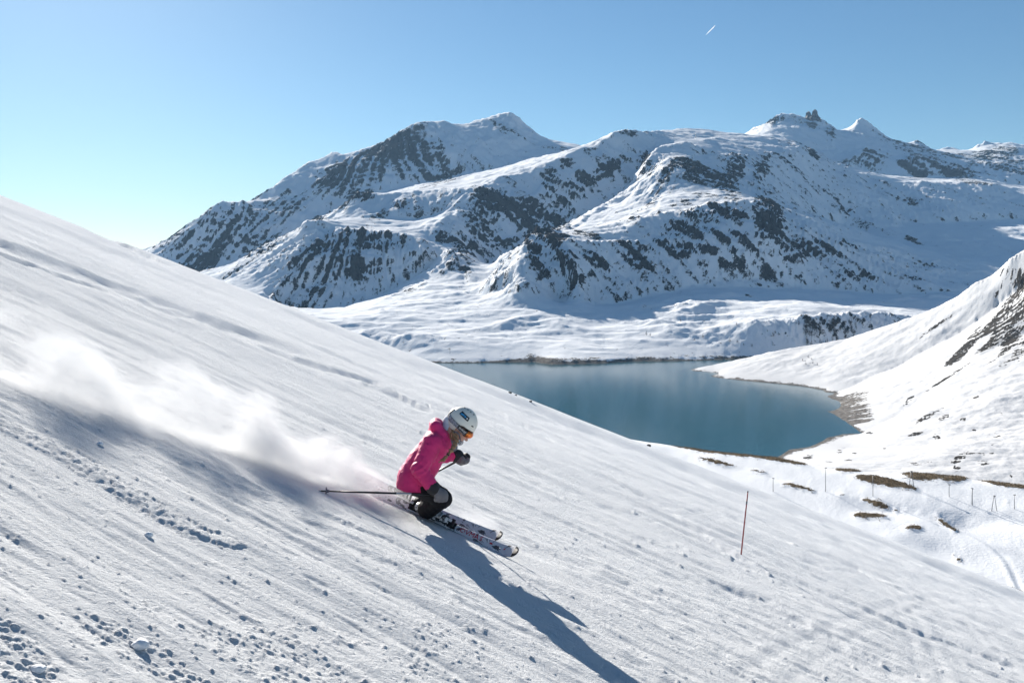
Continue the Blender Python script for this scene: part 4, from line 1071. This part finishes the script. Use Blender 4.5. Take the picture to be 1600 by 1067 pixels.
# skis
def make_ski(tip, label, L=1.52):
    """tip: where the front of the biting edge meets the snow"""
    rt = empty('ski', tip); n = 64; V = []; Fq = []
    def half(s):          # half width at distance s from the tip
        t_ = s / L
        wd = .058 - .024 * math.sin(min(1, t_ / .95) * math.pi) ** 1.2 + (-.006) * t_
        if s < .07: wd *= math.sqrt(max(0, 1 - ((.07 - s) / .07) ** 2)) * .98 + .02
        if L - s < .03: wd *= math.sqrt(max(0.02, 1 - ((.03 - (L - s)) / .03) ** 2))
        return wd
    mid = .05
    for i in range(n + 1):
        s = L * (i / n) ** 1.5; hw = half(s)
        rise = .070 * max(0, (.20 - s) / .20) ** 2
        bow = -.012 * math.sin(math.pi * min(1, s / L))
        th = .0075 + .009 * math.sin(math.pi * min(1, s / L))
        for (wq, tq) in ((-1, 0), (-1, th * .55), (-.8, th), (-.3, th), (.3, th), (.8, th), (1, th * .55), (1, 0)):
            V.append(ski_pt(tip, -s, mid + wq * hw, rise + bow + tq))
    m = 8
    for i in range(n):
        for k in range(m):
            Fq.append((i * m + k, i * m + (k + 1) % m, (i + 1) * m + (k + 1) % m, (i + 1) * m + k))
    Fq.append(tuple(range(m))); Fq.append(tuple(n * m + k for k in range(m))[::-1])
    body = pyobj('ski_body', (V, Fq), [M_SKI, M_BLK], rt, False, tip)
    mi = [0] * len(body.data.polygons)
    for f in body.data.polygons:
        k = f.index % m
        if f.index < n * m and k in (0, 6, 7): mi[f.index] = 1
    body.data.polygons.foreach_set('material_index', mi)
    body.data.polygons.foreach_set('use_smooth', [True] * len(mi))
    pyobj('tip_guard', ([ski_pt(tip, -s_, mid + wv_ * half(s_) * 1.02, .070 * max(0, (.20 - s_) / .20) ** 2 - .012 * math.sin(math.pi * s_ / L) + tq_) for s_ in (.0, .004, .012, .022, .032, .045) for (wv_, tq_) in ((-1, -.001), (-1, .007), (-.4, .0105), (.4, .0105), (1, .007), (1, -.001))], [(i * 6 + a, i * 6 + (a + 1) % 6, (i + 1) * 6 + (a + 1) % 6, (i + 1) * 6 + a) for i in range(5) for a in range(6)]), M_BLK, rt, True, tip)
    tag(rt, label, 'ski', 'pair of skis')
    return rt, body
t = NT("ski_topsheet"); o_ = t.obj()
blotch = t.ramp(t.noise(o_, 11, 4, 0.6, 1.0), [(0.53, C(0.62, 0.63, 0.65)), (0.555, C(0.10, 0.10, 0.11)), (0.62, C(0.03, 0.03, 0.035))])
t.set(Base_Color=t.mix(t.math('MULTIPLY', t.math('GREATER_THAN', t.noise(o_, 240, 2), 0.62), 0.8), blotch, C(0.80, 0.81, 0.83)), Roughness=0.4); M_SKI = t.m
SK_N, bodyN = make_ski(TIPN, "red lettered white ski nearest the viewer, carrying the weight in the turn")
SK_F, bodyF = make_ski(TIPF, "black tipped ski on the far side, half hidden in blown snow")
def on_top(tip, s, wv): return ski_pt(tip, -s, .05 + wv, .0185 - .012 * math.sin(math.pi * min(1, s / 1.52)))
def top_text(txt, tip, s0, size, parent, flip=False):
    V, Fq = text_vf(txt, size)
    pyobj('lettering', ([on_top(tip, s0 - v.x, v.y) + EN * .0015 for v in V], Fq), M_REDP, parent, False, tip)
top_text("OVMA", TIPN, .455, .062, bodyN)
top_text("S", TIPN, .345, .062, bodyN)
for s0, wv, sx, sy in ((.25, .0, .035, .016), (.115, .002, .04, .022), (.70, .012, .02, .012), (.70, -.014, .022, .008)):
    V, Fq = [], []
    pts = [(-1, -.2), (-.3, -.5), (.5, -.35), (1, .1), (.2, .5), (-.6, .45)]
    for (a, b) in pts: V.append(on_top(TIPN, s0 - a * sx / 2, wv + b * sy) + EN * .0015)
    pyobj('print_mark', (V, [tuple(range(6))]), M_REDP, bodyN, False, TIPN)
# boots and bindings
def boot(tip, s_toe, an, lab):
    toe = np.array(ski_pt(tip, -s_toe, .05, .062)); heel = np.array(ski_pt(tip, -s_toe - .25, .05, .066))
    ank = heel + .15 * (toe - heel)
    def f(p):
        d = chain(p, [(heel, .046), (heel + .55 * (toe - heel), .046), (toe, .040)], .02)
        d = smin(d, chain(p, [(ank, .052), (ank + .5 * (np.array(an) - ank), .058), (np.array(an), .066)], .02), .02)
        sole = (p - np.array(ski_pt(tip, -s_toe, .05, .022))) @ np.array(EN)
        d = np.maximum(d, -sole)
        return d + .0025 * n3(p, 70)
    b = blob('boot', f, *bounds([toe, heel, an], .09), .006, M_BOOT, person)
    for fr in (.35, .62, .85):
        c = Vector(heel + fr * (toe - heel)) + EN * .043
        pyobj('buckle', box_vf(c - EW * .012 + EN * .006, EW, EX, EN, .06, .016, .010), M_STEEL, b, origin=O)
    return toe, heel
def binding(tip, s_toe, rt):
    for nm, s_, ln, hh in (('toe_binding', s_toe - .055, .075, .040), ('heel_binding', s_toe + .315, .085, .045)):
        c = ski_pt(tip, -s_, .05, .012)
        vf = merge(box_vf(c + EN * .008, EX, EW, EN, ln, .052, .016), box_vf(c + EN * (.018 + hh / 2) , EX, EW, EN, ln * .6, .044, hh), box_vf(c + EN * (.02 + hh) + EX * (.012 if 'toe' in nm else -.01), EX, EW, EN, ln * .4, .054, .014))
        bo = pyobj(nm, vf, M_BLK, rt, False, tip)
        pyobj('lever', box_vf(c + EN * (.03 + hh) - EX * .012, EX, EW, EN, .03, .02, .010), M_WHITEP, bo, False, tip)
boot(TIPN, S_TOE, AN_N, 'n'); binding(TIPN, S_TOE, SK_N)
boot(TIPF, S_TOE + .06, AN_F, 'f'); binding(TIPF, S_TOE + .06, SK_F)

# poles
M_POLE = simple("black_pole_lacquer", (0.012, 0.012, 0.014), 0.35, 0.2, 30)
def ski_pole(hand, tip, label):
    tip = Vector(tip); top = Vector(hand); ax = (top - tip).normalized(); rt = empty('ski_pole', tip)
    end = top + ax * .055
    pyobj('shaft', tube_mesh([tip + ax * .03, tip + ax * .5, top], [.0062, .0085, .0095], 10), M_POLE, rt, origin=tip)
    pyobj('tip', tube_mesh([tip, tip + ax * .035], [.0025, .006], 8), M_STEEL, rt, origin=tip)
    pyobj('grip', tube_mesh([top - ax * .075, top - ax * .06, top, top + ax * .045, end], [.012, .0165, .0145, .018, .012], 12), M_BLK, rt, origin=tip)
    b0 = tip + ax * .065
    pyobj('basket', tube_mesh([b0, b0 + ax * .006, b0 + ax * .012, b0 + ax * .03], [.030, .032, .014, .009], 16), M_GREYC, rt, origin=tip)
    pyobj('band', tube_mesh([tip + ax * .62, tip + ax * .74], [.0096, .0099], 10, False), M_STEEL, rt, origin=tip)
    tag(rt, label, 'ski pole', 'pair of ski poles')
ski_pole(HAND_N, TIP_N, "black ski pole trailing back from the skier's near glove to the snow")
ski_pole(HAND_F, TIP_F, "dark ski pole held in the skier's far glove and passing behind the jacket")

def glow_through(name, col):
    """snow crystals and ice vapour: light passes through as well as off them"""
    t = NT(name); tl = t.n('ShaderNodeBsdfTranslucent'); tl.inputs[0].default_value = col
    ms = t.n('ShaderNodeMixShader'); ms.inputs[0].default_value = .7; t.set(Base_Color=col, Roughness=1.0)
    t.l(t.b.outputs[0], ms.inputs[1]); t.l(tl.outputs[0], ms.inputs[2]); t.l(ms.outputs[0], t.out.inputs[0]); return t.m

# ------------------------------------------------------------------ powder thrown up behind the skis
C0, C1 = on_slope(664, 797), on_slope(-190, 540)
sX = (C1 - C0); LC = sX.length; sX.normalize()
sY = NP_.cross(sX).normalized()
if sY.y < 0: sY = -sY
sZ = sX.cross(sY).normalized()
if sZ.z < 0: sZ = -sZ
MS = Matrix((sX, sY, sZ)).transposed().to_4x4()
def spray_r(s):            # height and half width of the cloud along the track, s from 0 at the skis to 1
    return 0.10 + 0.60 * min(1, s / .20) ** 1.4 * (1 - .12 * s), 0.22 + 0.34 * min(1, s / .3)
nseg, m = 22, 14; V, Fq = [], []
for i in range(nseg + 1):
    s = i / nseg; hz, hy = spray_r(s)
    for k in range(m):
        a = 2 * math.pi * k / m
        y = math.cos(a) * hy * 1.18 + .10 * s; z = math.sin(a) * hz * 1.12
        V.append((s * LC, y, max(z, -.06)))
for i in range(nseg):
    for k in range(m): Fq.append((i * m + k, i * m + (k + 1) % m, (i + 1) * m + (k + 1) % m, (i + 1) * m + k))
Fq.append(tuple(range(m))[::-1]); Fq.append(tuple(nseg * m + k for k in range(m)))
def volume_mat(name, build):
    mm = bpy.data.materials.new(name); mm.use_nodes = True; tt = mm.node_tree; tt.nodes.remove(tt.nodes["Principled BSDF"])
    N = NT.__new__(NT); N.m = mm; N.t = tt; N.out = tt.nodes["Material Output"]
    vv = tt.nodes.new("ShaderNodeVolumePrincipled"); vv.inputs['Color'].default_value = C(0.985, 0.99, 1.0); vv.inputs['Anisotropy'].default_value = 0.0
    N.l(build(N), vv.inputs['Density']); N.l(vv.outputs[0], N.out.inputs['Volume'])
    return mm
def dens_spray(N):
    o = N.obj(); sep = N.n('ShaderNodeSeparateXYZ'); N.l(o, sep.inputs[0])
    s = N.math('DIVIDE', sep.outputs[0], LC)
    g = N.math('POWER', N.math('MINIMUM', N.math('DIVIDE', N.math('MAXIMUM', s, 0.0), .20), 1.0), 1.4)
    hz = N.math('ADD', N.math('MULTIPLY', N.math('MULTIPLY', g, N.math('SUBTRACT', 1.0, N.math('MULTIPLY', s, .12))), .60), .10)
    hy = N.math('ADD', N.math('MULTIPLY', N.math('MINIMUM', N.math('DIVIDE', s, .3), 1.0), .34), .22)
    yy = N.math('DIVIDE', N.math('SUBTRACT', sep.outputs[1], N.math('MULTIPLY', s, .10)), hy); zz = N.math('DIVIDE', sep.outputs[2], hz)
    r = N.math('SQRT', N.math('ADD', N.math('MULTIPLY', yy, yy), N.math('MULTIPLY', zz, zz)))
    n1 = N.noise(N.mapv(o, (0.8, 1, 1.15)), 2.6, 6, 0.62, 0.4); n2 = N.noise(N.mapv(o, (.6, 1, 1)), 0.9, 2)
    f = N.math('ADD', N.math('SUBTRACT', 0.62, r), N.math('ADD', N.math('MULTIPLY', N.math('SUBTRACT', n1, .5), 2.9), N.math('MULTIPLY', N.math('SUBTRACT', n2, .5), 1.5)))
    mr = N.n('ShaderNodeMapRange', interpolation_type='SMOOTHSTEP'); mr.inputs[1].default_value = 0.0; mr.inputs[2].default_value = 0.8
    N.l(f, mr.inputs[0])
    edge = N.n('ShaderNodeMapRange', interpolation_type='SMOOTHSTEP'); edge.inputs[1].default_value = 1.1; edge.inputs[2].default_value = 0.8; edge.inputs[3].default_value = 0.0; edge.inputs[4].default_value = 1.0
    edge.inputs[1].default_value, edge.inputs[2].default_value, edge.inputs[3].default_value, edge.inputs[4].default_value = 0.8, 1.1, 1.0, 0.0
    N.l(r, edge.inputs[0])
    k = N.math('MULTIPLY', mr.outputs[0], edge.outputs[0])
    return N.math('MULTIPLY', k, N.math('SUBTRACT', 7.2, N.math('MULTIPLY', s, 3.2)))
M_SPRAY = volume_mat("airborne_powder", dens_spray)
spray = pyobj('snow_spray', (V, Fq), M_SPRAY, None)
spray.matrix_world = Matrix.Translation(C0) @ MS
tag(spray, kind='stuff')
# thin mist round the boots and the front of the skis
def dens_mist(N):
    o = N.obj(); ln = N.n('ShaderNodeVectorMath', operation='LENGTH'); N.l(o, ln.inputs[0])
    f = N.math('ADD', N.math('SUBTRACT', 0.55, ln.outputs['Value']), N.math('MULTIPLY', N.math('SUBTRACT', N.noise(o, 2.2, 5, .65), .5), 1.6))
    return N.math('MULTIPLY', N.math('MULTIPLY', N.math('MAXIMUM', f, 0.0), 9.0), N.math('LESS_THAN', ln.outputs['Value'], .99))
M_MIST = volume_mat("boot_mist", dens_mist)
def mist(px, py, sx, sy, sz, up):
    c = on_slope(px, py) + NP_ * up
    b = bmesh.new(); bmesh.ops.create_icosphere(b, subdivisions=3, radius=1.0); me = bpy.data.meshes.new('snow_mist'); b.to_mesh(me); b.free()
    o = link('snow_mist', me, M_MIST); o.matrix_world = Matrix.Translation(c) @ Matrix((EX, LAT, NP_)).transposed().to_4x4() @ Matrix.Diagonal((sx, sy, sz, 1))
    return tag(o, kind='stuff')
mist(745, 818, .50, .30, .15, .03)
mist(640, 786, .40, .26, .16, .04)
# flying grains of snow
ico = bmesh.new(); bmesh.ops.create_icosphere(ico, subdivisions=1, radius=1.0)
iv = np.array([v.co[:] for v in ico.verts]); it_ = np.array([[v.index for v in f.verts] for f in ico.faces]); ico.free()
GV_, GQ_ = [], []
rs = np.random.RandomState(21)
def grain(c, r):
    sc = r * rs.uniform(.7, 1.2, 3); GQ_.append(it_ + len(GV_) * len(iv)); GV_.append(iv * sc + np.array(c))
for k in range(420):
    t_ = rs.rand() ** 1.6
    px_ = 508 + 100 * t_ + rs.normal() * 8; py_ = 742 + 14 * t_ + rs.normal() * (20 - 8 * t_)
    c = px2w(px_, py_, 8.45 + rs.uniform(-.5, .25)); grain(c, 0.0014 + .0055 * rs.rand() ** 4)
for k in range(260):
    px_ = rs.uniform(640, 800); c = on_slope(px_, 790 + (px_ - 640) * .47 + rs.uniform(-26, 26)) + NP_ * abs(rs.normal() * .05); grain(c, .001 + .003 * rs.rand() ** 3)
for k in range(260):
    s = rs.rand(); hz, hy = spray_r(s); c = C0 + sX * (s * LC) + sY * rs.normal() * hy * .7 + sZ * abs(rs.normal()) * hz * .75; grain(c, .001 + .003 * rs.rand() ** 3)
M_GRAIN = glow_through("snow_grain", C(.93, .95, .98))
tag(link('snow_grains', mesh_np('snow_grains', np.concatenate(GV_), np.concatenate(GQ_), True), M_GRAIN), kind='stuff')

# ------------------------------------------------------------------ things standing on the snow
M_REDPOLE = simple("red_pole_plastic", (0.33, 0.08, 0.08), 0.55, 0.3, 6)
M_GALV = simple("grey_galvanised_steel", (0.16, 0.165, 0.175), 0.5, 0.15, 3, 0.3)
def slope_hit(px, py):
    return TS.hit(px, py)
b_ = slope_hit(1158, 866); tp = px2w(1168.5, 768, b_.y)
rp = empty('piste_pole', b_); ax = (tp - b_)
pyobj('shaft', tube_mesh([b_ - ax * .08, b_ + ax * .5, tp], [.0115, .011, .0105], 10), M_REDPOLE, rp, origin=b_)
pyobj('cap', tube_mesh([tp - ax.normalized() * .01, tp + ax.normalized() * .012], [.0125, .009], 10), M_BLK, rp, origin=b_)
pyobj('reflector', tube_mesh([b_ + ax * .80, b_ + ax * .85], [.0122, .0122], 10, False), M_GREYC, rp, origin=b_)
tag(rp, "leaning thin red piste marker pole stuck in the groomed slope", 'marker pole')
POSTS = [((1208, 768, 747), "shortest thin post, just beyond the crest of the near slope", 0),
         ((1290, 768, 731), "tall thin grey post whose top stands against the lake shore", 0),
         ((1364, 775, 742), "thin grey post with its top in front of the long brown grass patch", 0),
         ((1424, 761, 736), "two legged grey post standing at the end of the brown grass patch", 1),
         ((1483, 776, 757), "short thin post just below the widest brown grass patch", 0),
         ((1519, 789, 763), "thick dark grey post beside the two legged post on the right", 0),
         ((1553.5, 798, 774.5), "two legged grey post standing on bare white snow at the right", 1),
         ((1585, 795, 773), "thin grey post nearest the right edge of the snowfield", 0)]
for (px_, pb, pt), lab, kind in POSTS:
    b_ = TF.hit(px_, pb); h = (pb - pt) / F * b_.y; rt = empty('lift_post', b_); r = .05 if 'thick' not in lab else .075
    if kind == 0:
        pyobj('pole', tube_mesh([b_ - Vector((0, 0, .4)), b_ + Vector((0, 0, h))], [r, r * .8], 8), M_GALV, rt, origin=b_)
    else:
        for sg in (-1, 1):
            pyobj('leg', tube_mesh([b_ + Vector((.42 * sg, 0, -.4)), b_ + Vector((.05 * sg, 0, h))], [r, r * .8], 8), M_GALV, rt, origin=b_)
    pyobj('cross_arm', box_vf(b_ + Vector((.0, 0, h + .02)), (1, 0, 0), (0, 1, 0), (0, 0, 1), .34, .10, .07), M_GALV, rt, origin=b_)
    pyobj('hanger', box_vf(b_ + Vector((.14, 0, h - .07)), (1, 0, 0), (0, 1, 0), (0, 0, 1), .05, .05, .11), M_GALV, rt, origin=b_)
    tag(rt, lab, 'post', 'thin lift posts across the snowfield')
# dead grass standing in the bare patches
gi = np.argwhere((PF > .55) & TF.visible(2)); rs = np.random.RandomState(8); GV_, GQ_ = [], []
wgt = TF.YY[gi[:, 0], gi[:, 1]]; pick = gi[rs.randint(0, len(gi), 3200)]
for (ri, ci) in pick:
    x = TF.X[ri, ci] + rs.normal() * .25; y = TF.YY[ri, ci] + rs.normal() * .5; z = TF.zat(x, y) - .03
    for b in range(5):
        a = rs.rand() * 6.283; h = rs.uniform(.10, .30); l = rs.normal(0, .12, 2); bw = .025
        GQ_.append(np.array([[0, 1, 2]]) + 3 * len(GV_)); GV_.append(np.array([(x + l[0] * .5 - bw * math.cos(a), y + l[1] * .5 - bw * math.sin(a), z), (x + l[0] * .5 + bw * math.cos(a), y + l[1] * .5 + bw * math.sin(a), z), (x + l[0] * 1.3, y + l[1] * 1.3, z + h)]))
M_TUFT = simple("dead_grass_blade", (0.27, 0.21, 0.14), 0.9, 0.4, 2)
tag(link('grass', mesh_np('grass', np.concatenate(GV_), np.concatenate(GQ_), False), M_TUFT), kind='stuff')
# masts on the far plateau
for px_, pb, pt, lab in ((980.5, 208.5, 201, "tiny mast on the rounded summit left of the flat plateau"), (1087, 216, 210, "tiny mast standing on the flat snow plateau itself")):
    b_ = TM.hit(px_, pb); h = max(20, (pb - pt) / F * b_.y); rt = empty('mast', b_)
    pyobj('tower', tube_mesh([b_ - Vector((0, 0, 6)), b_ + Vector((0, 0, h))], [1.6, .9], 6), M_GALV, rt, origin=b_)
    pyobj('platform', box_vf(b_ + Vector((0, 0, h * .8)), (1, 0, 0), (0, 1, 0), (0, 0, 1), 4.2, 4.2, 1.5), M_GALV, rt, origin=b_)
    tag(rt, lab, 'mast', 'masts on the plateau')

# rock needles on the right-hand summit
M_ROCK = simple("needle_rock", (0.03, 0.03, 0.034), 0.85, 0.45, 0.03, bump=1.2)
def needle(px0, px1, ptop, pbase, Y, seed):
    rr = np.random.RandomState(seed); V, Fq = [], []; m = 8; lev = 7
    c = (px0 + px1) / 2; hw = (px1 - px0) / 2 / F * Y
    for i in range(lev + 1):
        t_ = i / lev; zz = px2w(c, pbase + (ptop - pbase) * t_, Y).z
        w_ = hw * (1.15 - .45 * t_ ** 1.5) * (1 if i < lev else .35)
        for k in range(m):
            a = 2 * math.pi * k / m; j = 1 + .28 * rr.uniform(-1, 1)
            V.append(((c - CX) / F * Y + math.cos(a) * w_ * j, Y + math.sin(a) * w_ * 1.5 * j, zz + rr.uniform(-4, 4)))
    for i in range(lev):
        for k in range(m): Fq.append((i * m + k, i * m + (k + 1) % m, (i + 1) * m + (k + 1) % m, (i + 1) * m + k))
    Fq.append(tuple(lev * m + k for k in range(m)))
    pyobj('rock_needle', (V, Fq), M_ROCK, mountain, False)
needle(1259, 1267, 174.5, 192, 8480, 1); needle(1269, 1278, 171.5, 194, 8470, 2); needle(1264, 1272, 180, 196, 8440, 3); needle(1274, 1283, 182, 197, 8450, 4)

# larches
M_BARK = simple("larch_bark", (0.06, 0.05, 0.045), 0.9, 0.3, 4)
def larch_vf(seed, h):
    rr = np.random.RandomState(seed); parts = [tube_mesh([(0, 0, -1.5), (0, 0, h * .5), (0, 0, h)], [h * .022, h * .014, h * .003], 5)]
    for k in range(34):
        z = h * (.14 + .82 * rr.rand()); L = (h - z) * .30 * rr.uniform(.5, 1.1) + h * .03; a = rr.rand() * 6.283
        d = Vector((math.cos(a), math.sin(a), rr.uniform(-.25, .25))); p0 = Vector((0, 0, z)); sd = Vector((-d.y, d.x, 0)) * L * .16; up = Vector((0, 0, L * .13))
        parts.append(([p0 + up * .4, p0 + d * L * .55 + sd + up, p0 + d * L, p0 + d * L * .55 - sd - up], [(0, 1, 2, 3)]))
    return merge(*parts)
protos = [larch_vf(k, 20 + 2 * k) for k in range(4)]
pm_ = []
for vf in protos:
    me = bpy.data.meshes.new('larch_tree'); me.from_pydata([tuple(v) for v in vf[0]], [], vf[1]); me.materials.append(M_BARK); pm_.append(me)
rs = np.random.RandomState(4)
cols = [(1258, 505, 9), (1265, 512, 8), (1270, 508, 6), (1282, 506, 6), (1300, 503, 9), (1305, 512, 6), (1319, 512, 4), (1332, 500, 5), (1262, 528, 4), (1275, 528, 4), (1290, 524, 4), (1328, 508, 3), (1335, 512, 3)]
for cx_, cy_, n_ in cols:
    for k in range(n_):
        p_ = TM.hit(cx_ + rs.normal() * 4, cy_ + rs.uniform(0, 16)); o = bpy.data.objects.new('larch_tree', pm_[rs.randint(4)]); COL.objects.link(o)
        o.location = p_; o.rotation_euler = (0, 0, rs.rand() * 6); sc = rs.uniform(.55, 1.0); o.scale = (sc, sc, sc)
        tag(o, "tiny bare larch in the dark grove on the bank across the lake", 'tree', 'larches in the grove beyond the lake')
for T_, pts, lab, grp, sc0 in ((TM, [(1151, 508), (1140, 534), (1152, 535), (1162, 540), (1175, 542), (1211, 521), (1217, 524), (1208, 526), (1085, 532), (1098, 527), (1063, 503), (1010, 524), (1016, 525)], "tiny lone shrub dotted on the open snow above the far shore", 'shrubs on the far shore', .5),
                               (TH, [(1254, 564), (1259, 570), (1268, 562), (1270, 569), (1263, 559), (1277, 571)], "tiny shrub in the loose cluster on the white spit", 'shrubs on the spit', .33)):
    for q in pts:
        o = bpy.data.objects.new('shrub', pm_[rs.randint(4)]); COL.objects.link(o); o.location = T_.hit(*q); s_ = sc0 * rs.uniform(.7, 1.1); o.scale = (s_ * 1.6, s_ * 1.6, s_)
        tag(o, lab, 'shrub', grp)

# vapour trail high above
M_TRAIL = glow_through("vapour", C(.95, .96, .98))
ta, tb = px2w(1103, 55, 21000), px2w(1117.3, 40.5, 21000)
tr = pyobj('vapour_trail', tube_mesh([ta, ta.lerp(tb, .3), ta.lerp(tb, .75), tb], [3, 7, 10, 5], 8), M_TRAIL, None, origin=tb)
tr.location = tb
tag(tr, "short white vapour trail slanting in the clear upper sky", 'vapour trail')

# loose snowballs and stones on the near slope
def chunk(name, px, py, rpx, mat, label, cat, seed, grp=None, flat=.8):
    p_ = slope_hit(px, py); r = rpx / F * p_.y; b = bmesh.new(); bmesh.ops.create_icosphere(b, subdivisions=3, radius=1.0)
    rr = np.random.RandomState(seed); off = rr.rand(3) * 50
    co = np.array([v.co[:] for v in b.verts]); dn = n3(co, 1.3, off[0]) * .35 + n3(co, 3.6, off[1]) * .16
    for v, k in zip(b.verts, dn): v.co = v.co * (1 + k)
    for v in b.verts: v.co = Vector((v.co.x * r * 1.15, v.co.y * r, v.co.z * r * flat))
    me = bpy.data.meshes.new(name); b.to_mesh(me); b.free(); me.polygons.foreach_set('use_smooth', [True] * len(me.polygons))
    o = link(name, me, mat); o.location = p_ + Vector((0, 0, r * .35)); return tag(o, label, cat, grp)
M_CLOD = NT("clod_snow"); M_CLOD.set(Base_Color=SNOW_A, Roughness=.7); M_CLOD.l(M_CLOD.bump(M_CLOD.noise(M_CLOD.obj(), 90, 4), .6, .004), M_CLOD.b.inputs['Normal']); M_CLOD = M_CLOD.m
chunk('snow_clod', 220, 1011, 11, M_CLOD, "largest snow clod, smooth and rounded, near the bottom edge", 'snow clod', 3, 'loose snow clods')
chunk('snow_clod', 232, 838, 6, M_CLOD, "small pointed snow clod alone below the crumbly track", 'snow clod', 5, 'loose snow clods')
chunk('snow_clod', 156, 695, 4.5, M_CLOD, "little snow clod above the crumbly track", 'snow clod', 8, 'loose snow clods')
chunk('snow_clod', 60, 1048, 10, M_CLOD, "broad flat snow clod nearest the bottom left corner", 'snow clod', 9, 'loose snow clods', .6)
M_STONE = simple("dark_stone", (0.13, 0.115, 0.10), 0.9, 0.4, 12)
for k, (px, py, r, lab) in enumerate(((797, 613, 2.6, "first dark stone on the crest against the lake"), (806, 616.5, 1.8, "small dark stone between two others on the crest"), (829, 626.5, 2.2, "dark stone on the crest lowest toward the right"), (1014, 690.5, 3, "dark stone alone at the crest beside the brown bank"))):
    chunk('stone', px, py + 1.5, r, M_STONE, lab, 'stone', 30 + k, 'stones on the crest of the slope', .7)

# ------------------------------------------------------------------ the air
hb_ = bmesh.new(); bmesh.ops.create_cube(hb_, size=1.0)
hme = bpy.data.meshes.new('haze'); hb_.to_mesh(hme); hb_.free()
hm = bpy.data.materials.new('haze_air'); hm.use_nodes = True
hn = hm.node_tree; hn.nodes.remove(hn.nodes["Principled BSDF"])
hv = hn.nodes.new("ShaderNodeVolumePrincipled")
hv.inputs['Color'].default_value = C(0.40, 0.68, 1.0)
hv.inputs['Density'].default_value = 1.4e-5
hv.inputs['Anisotropy'].default_value = 0.1
hn.links.new(hv.outputs[0], hn.nodes["Material Output"].inputs['Volume'])
haze = tag(link('haze', hme, hm), kind='stuff')
haze.scale = (32000, 20000, 1900); haze.location = (0, 6500, 689)
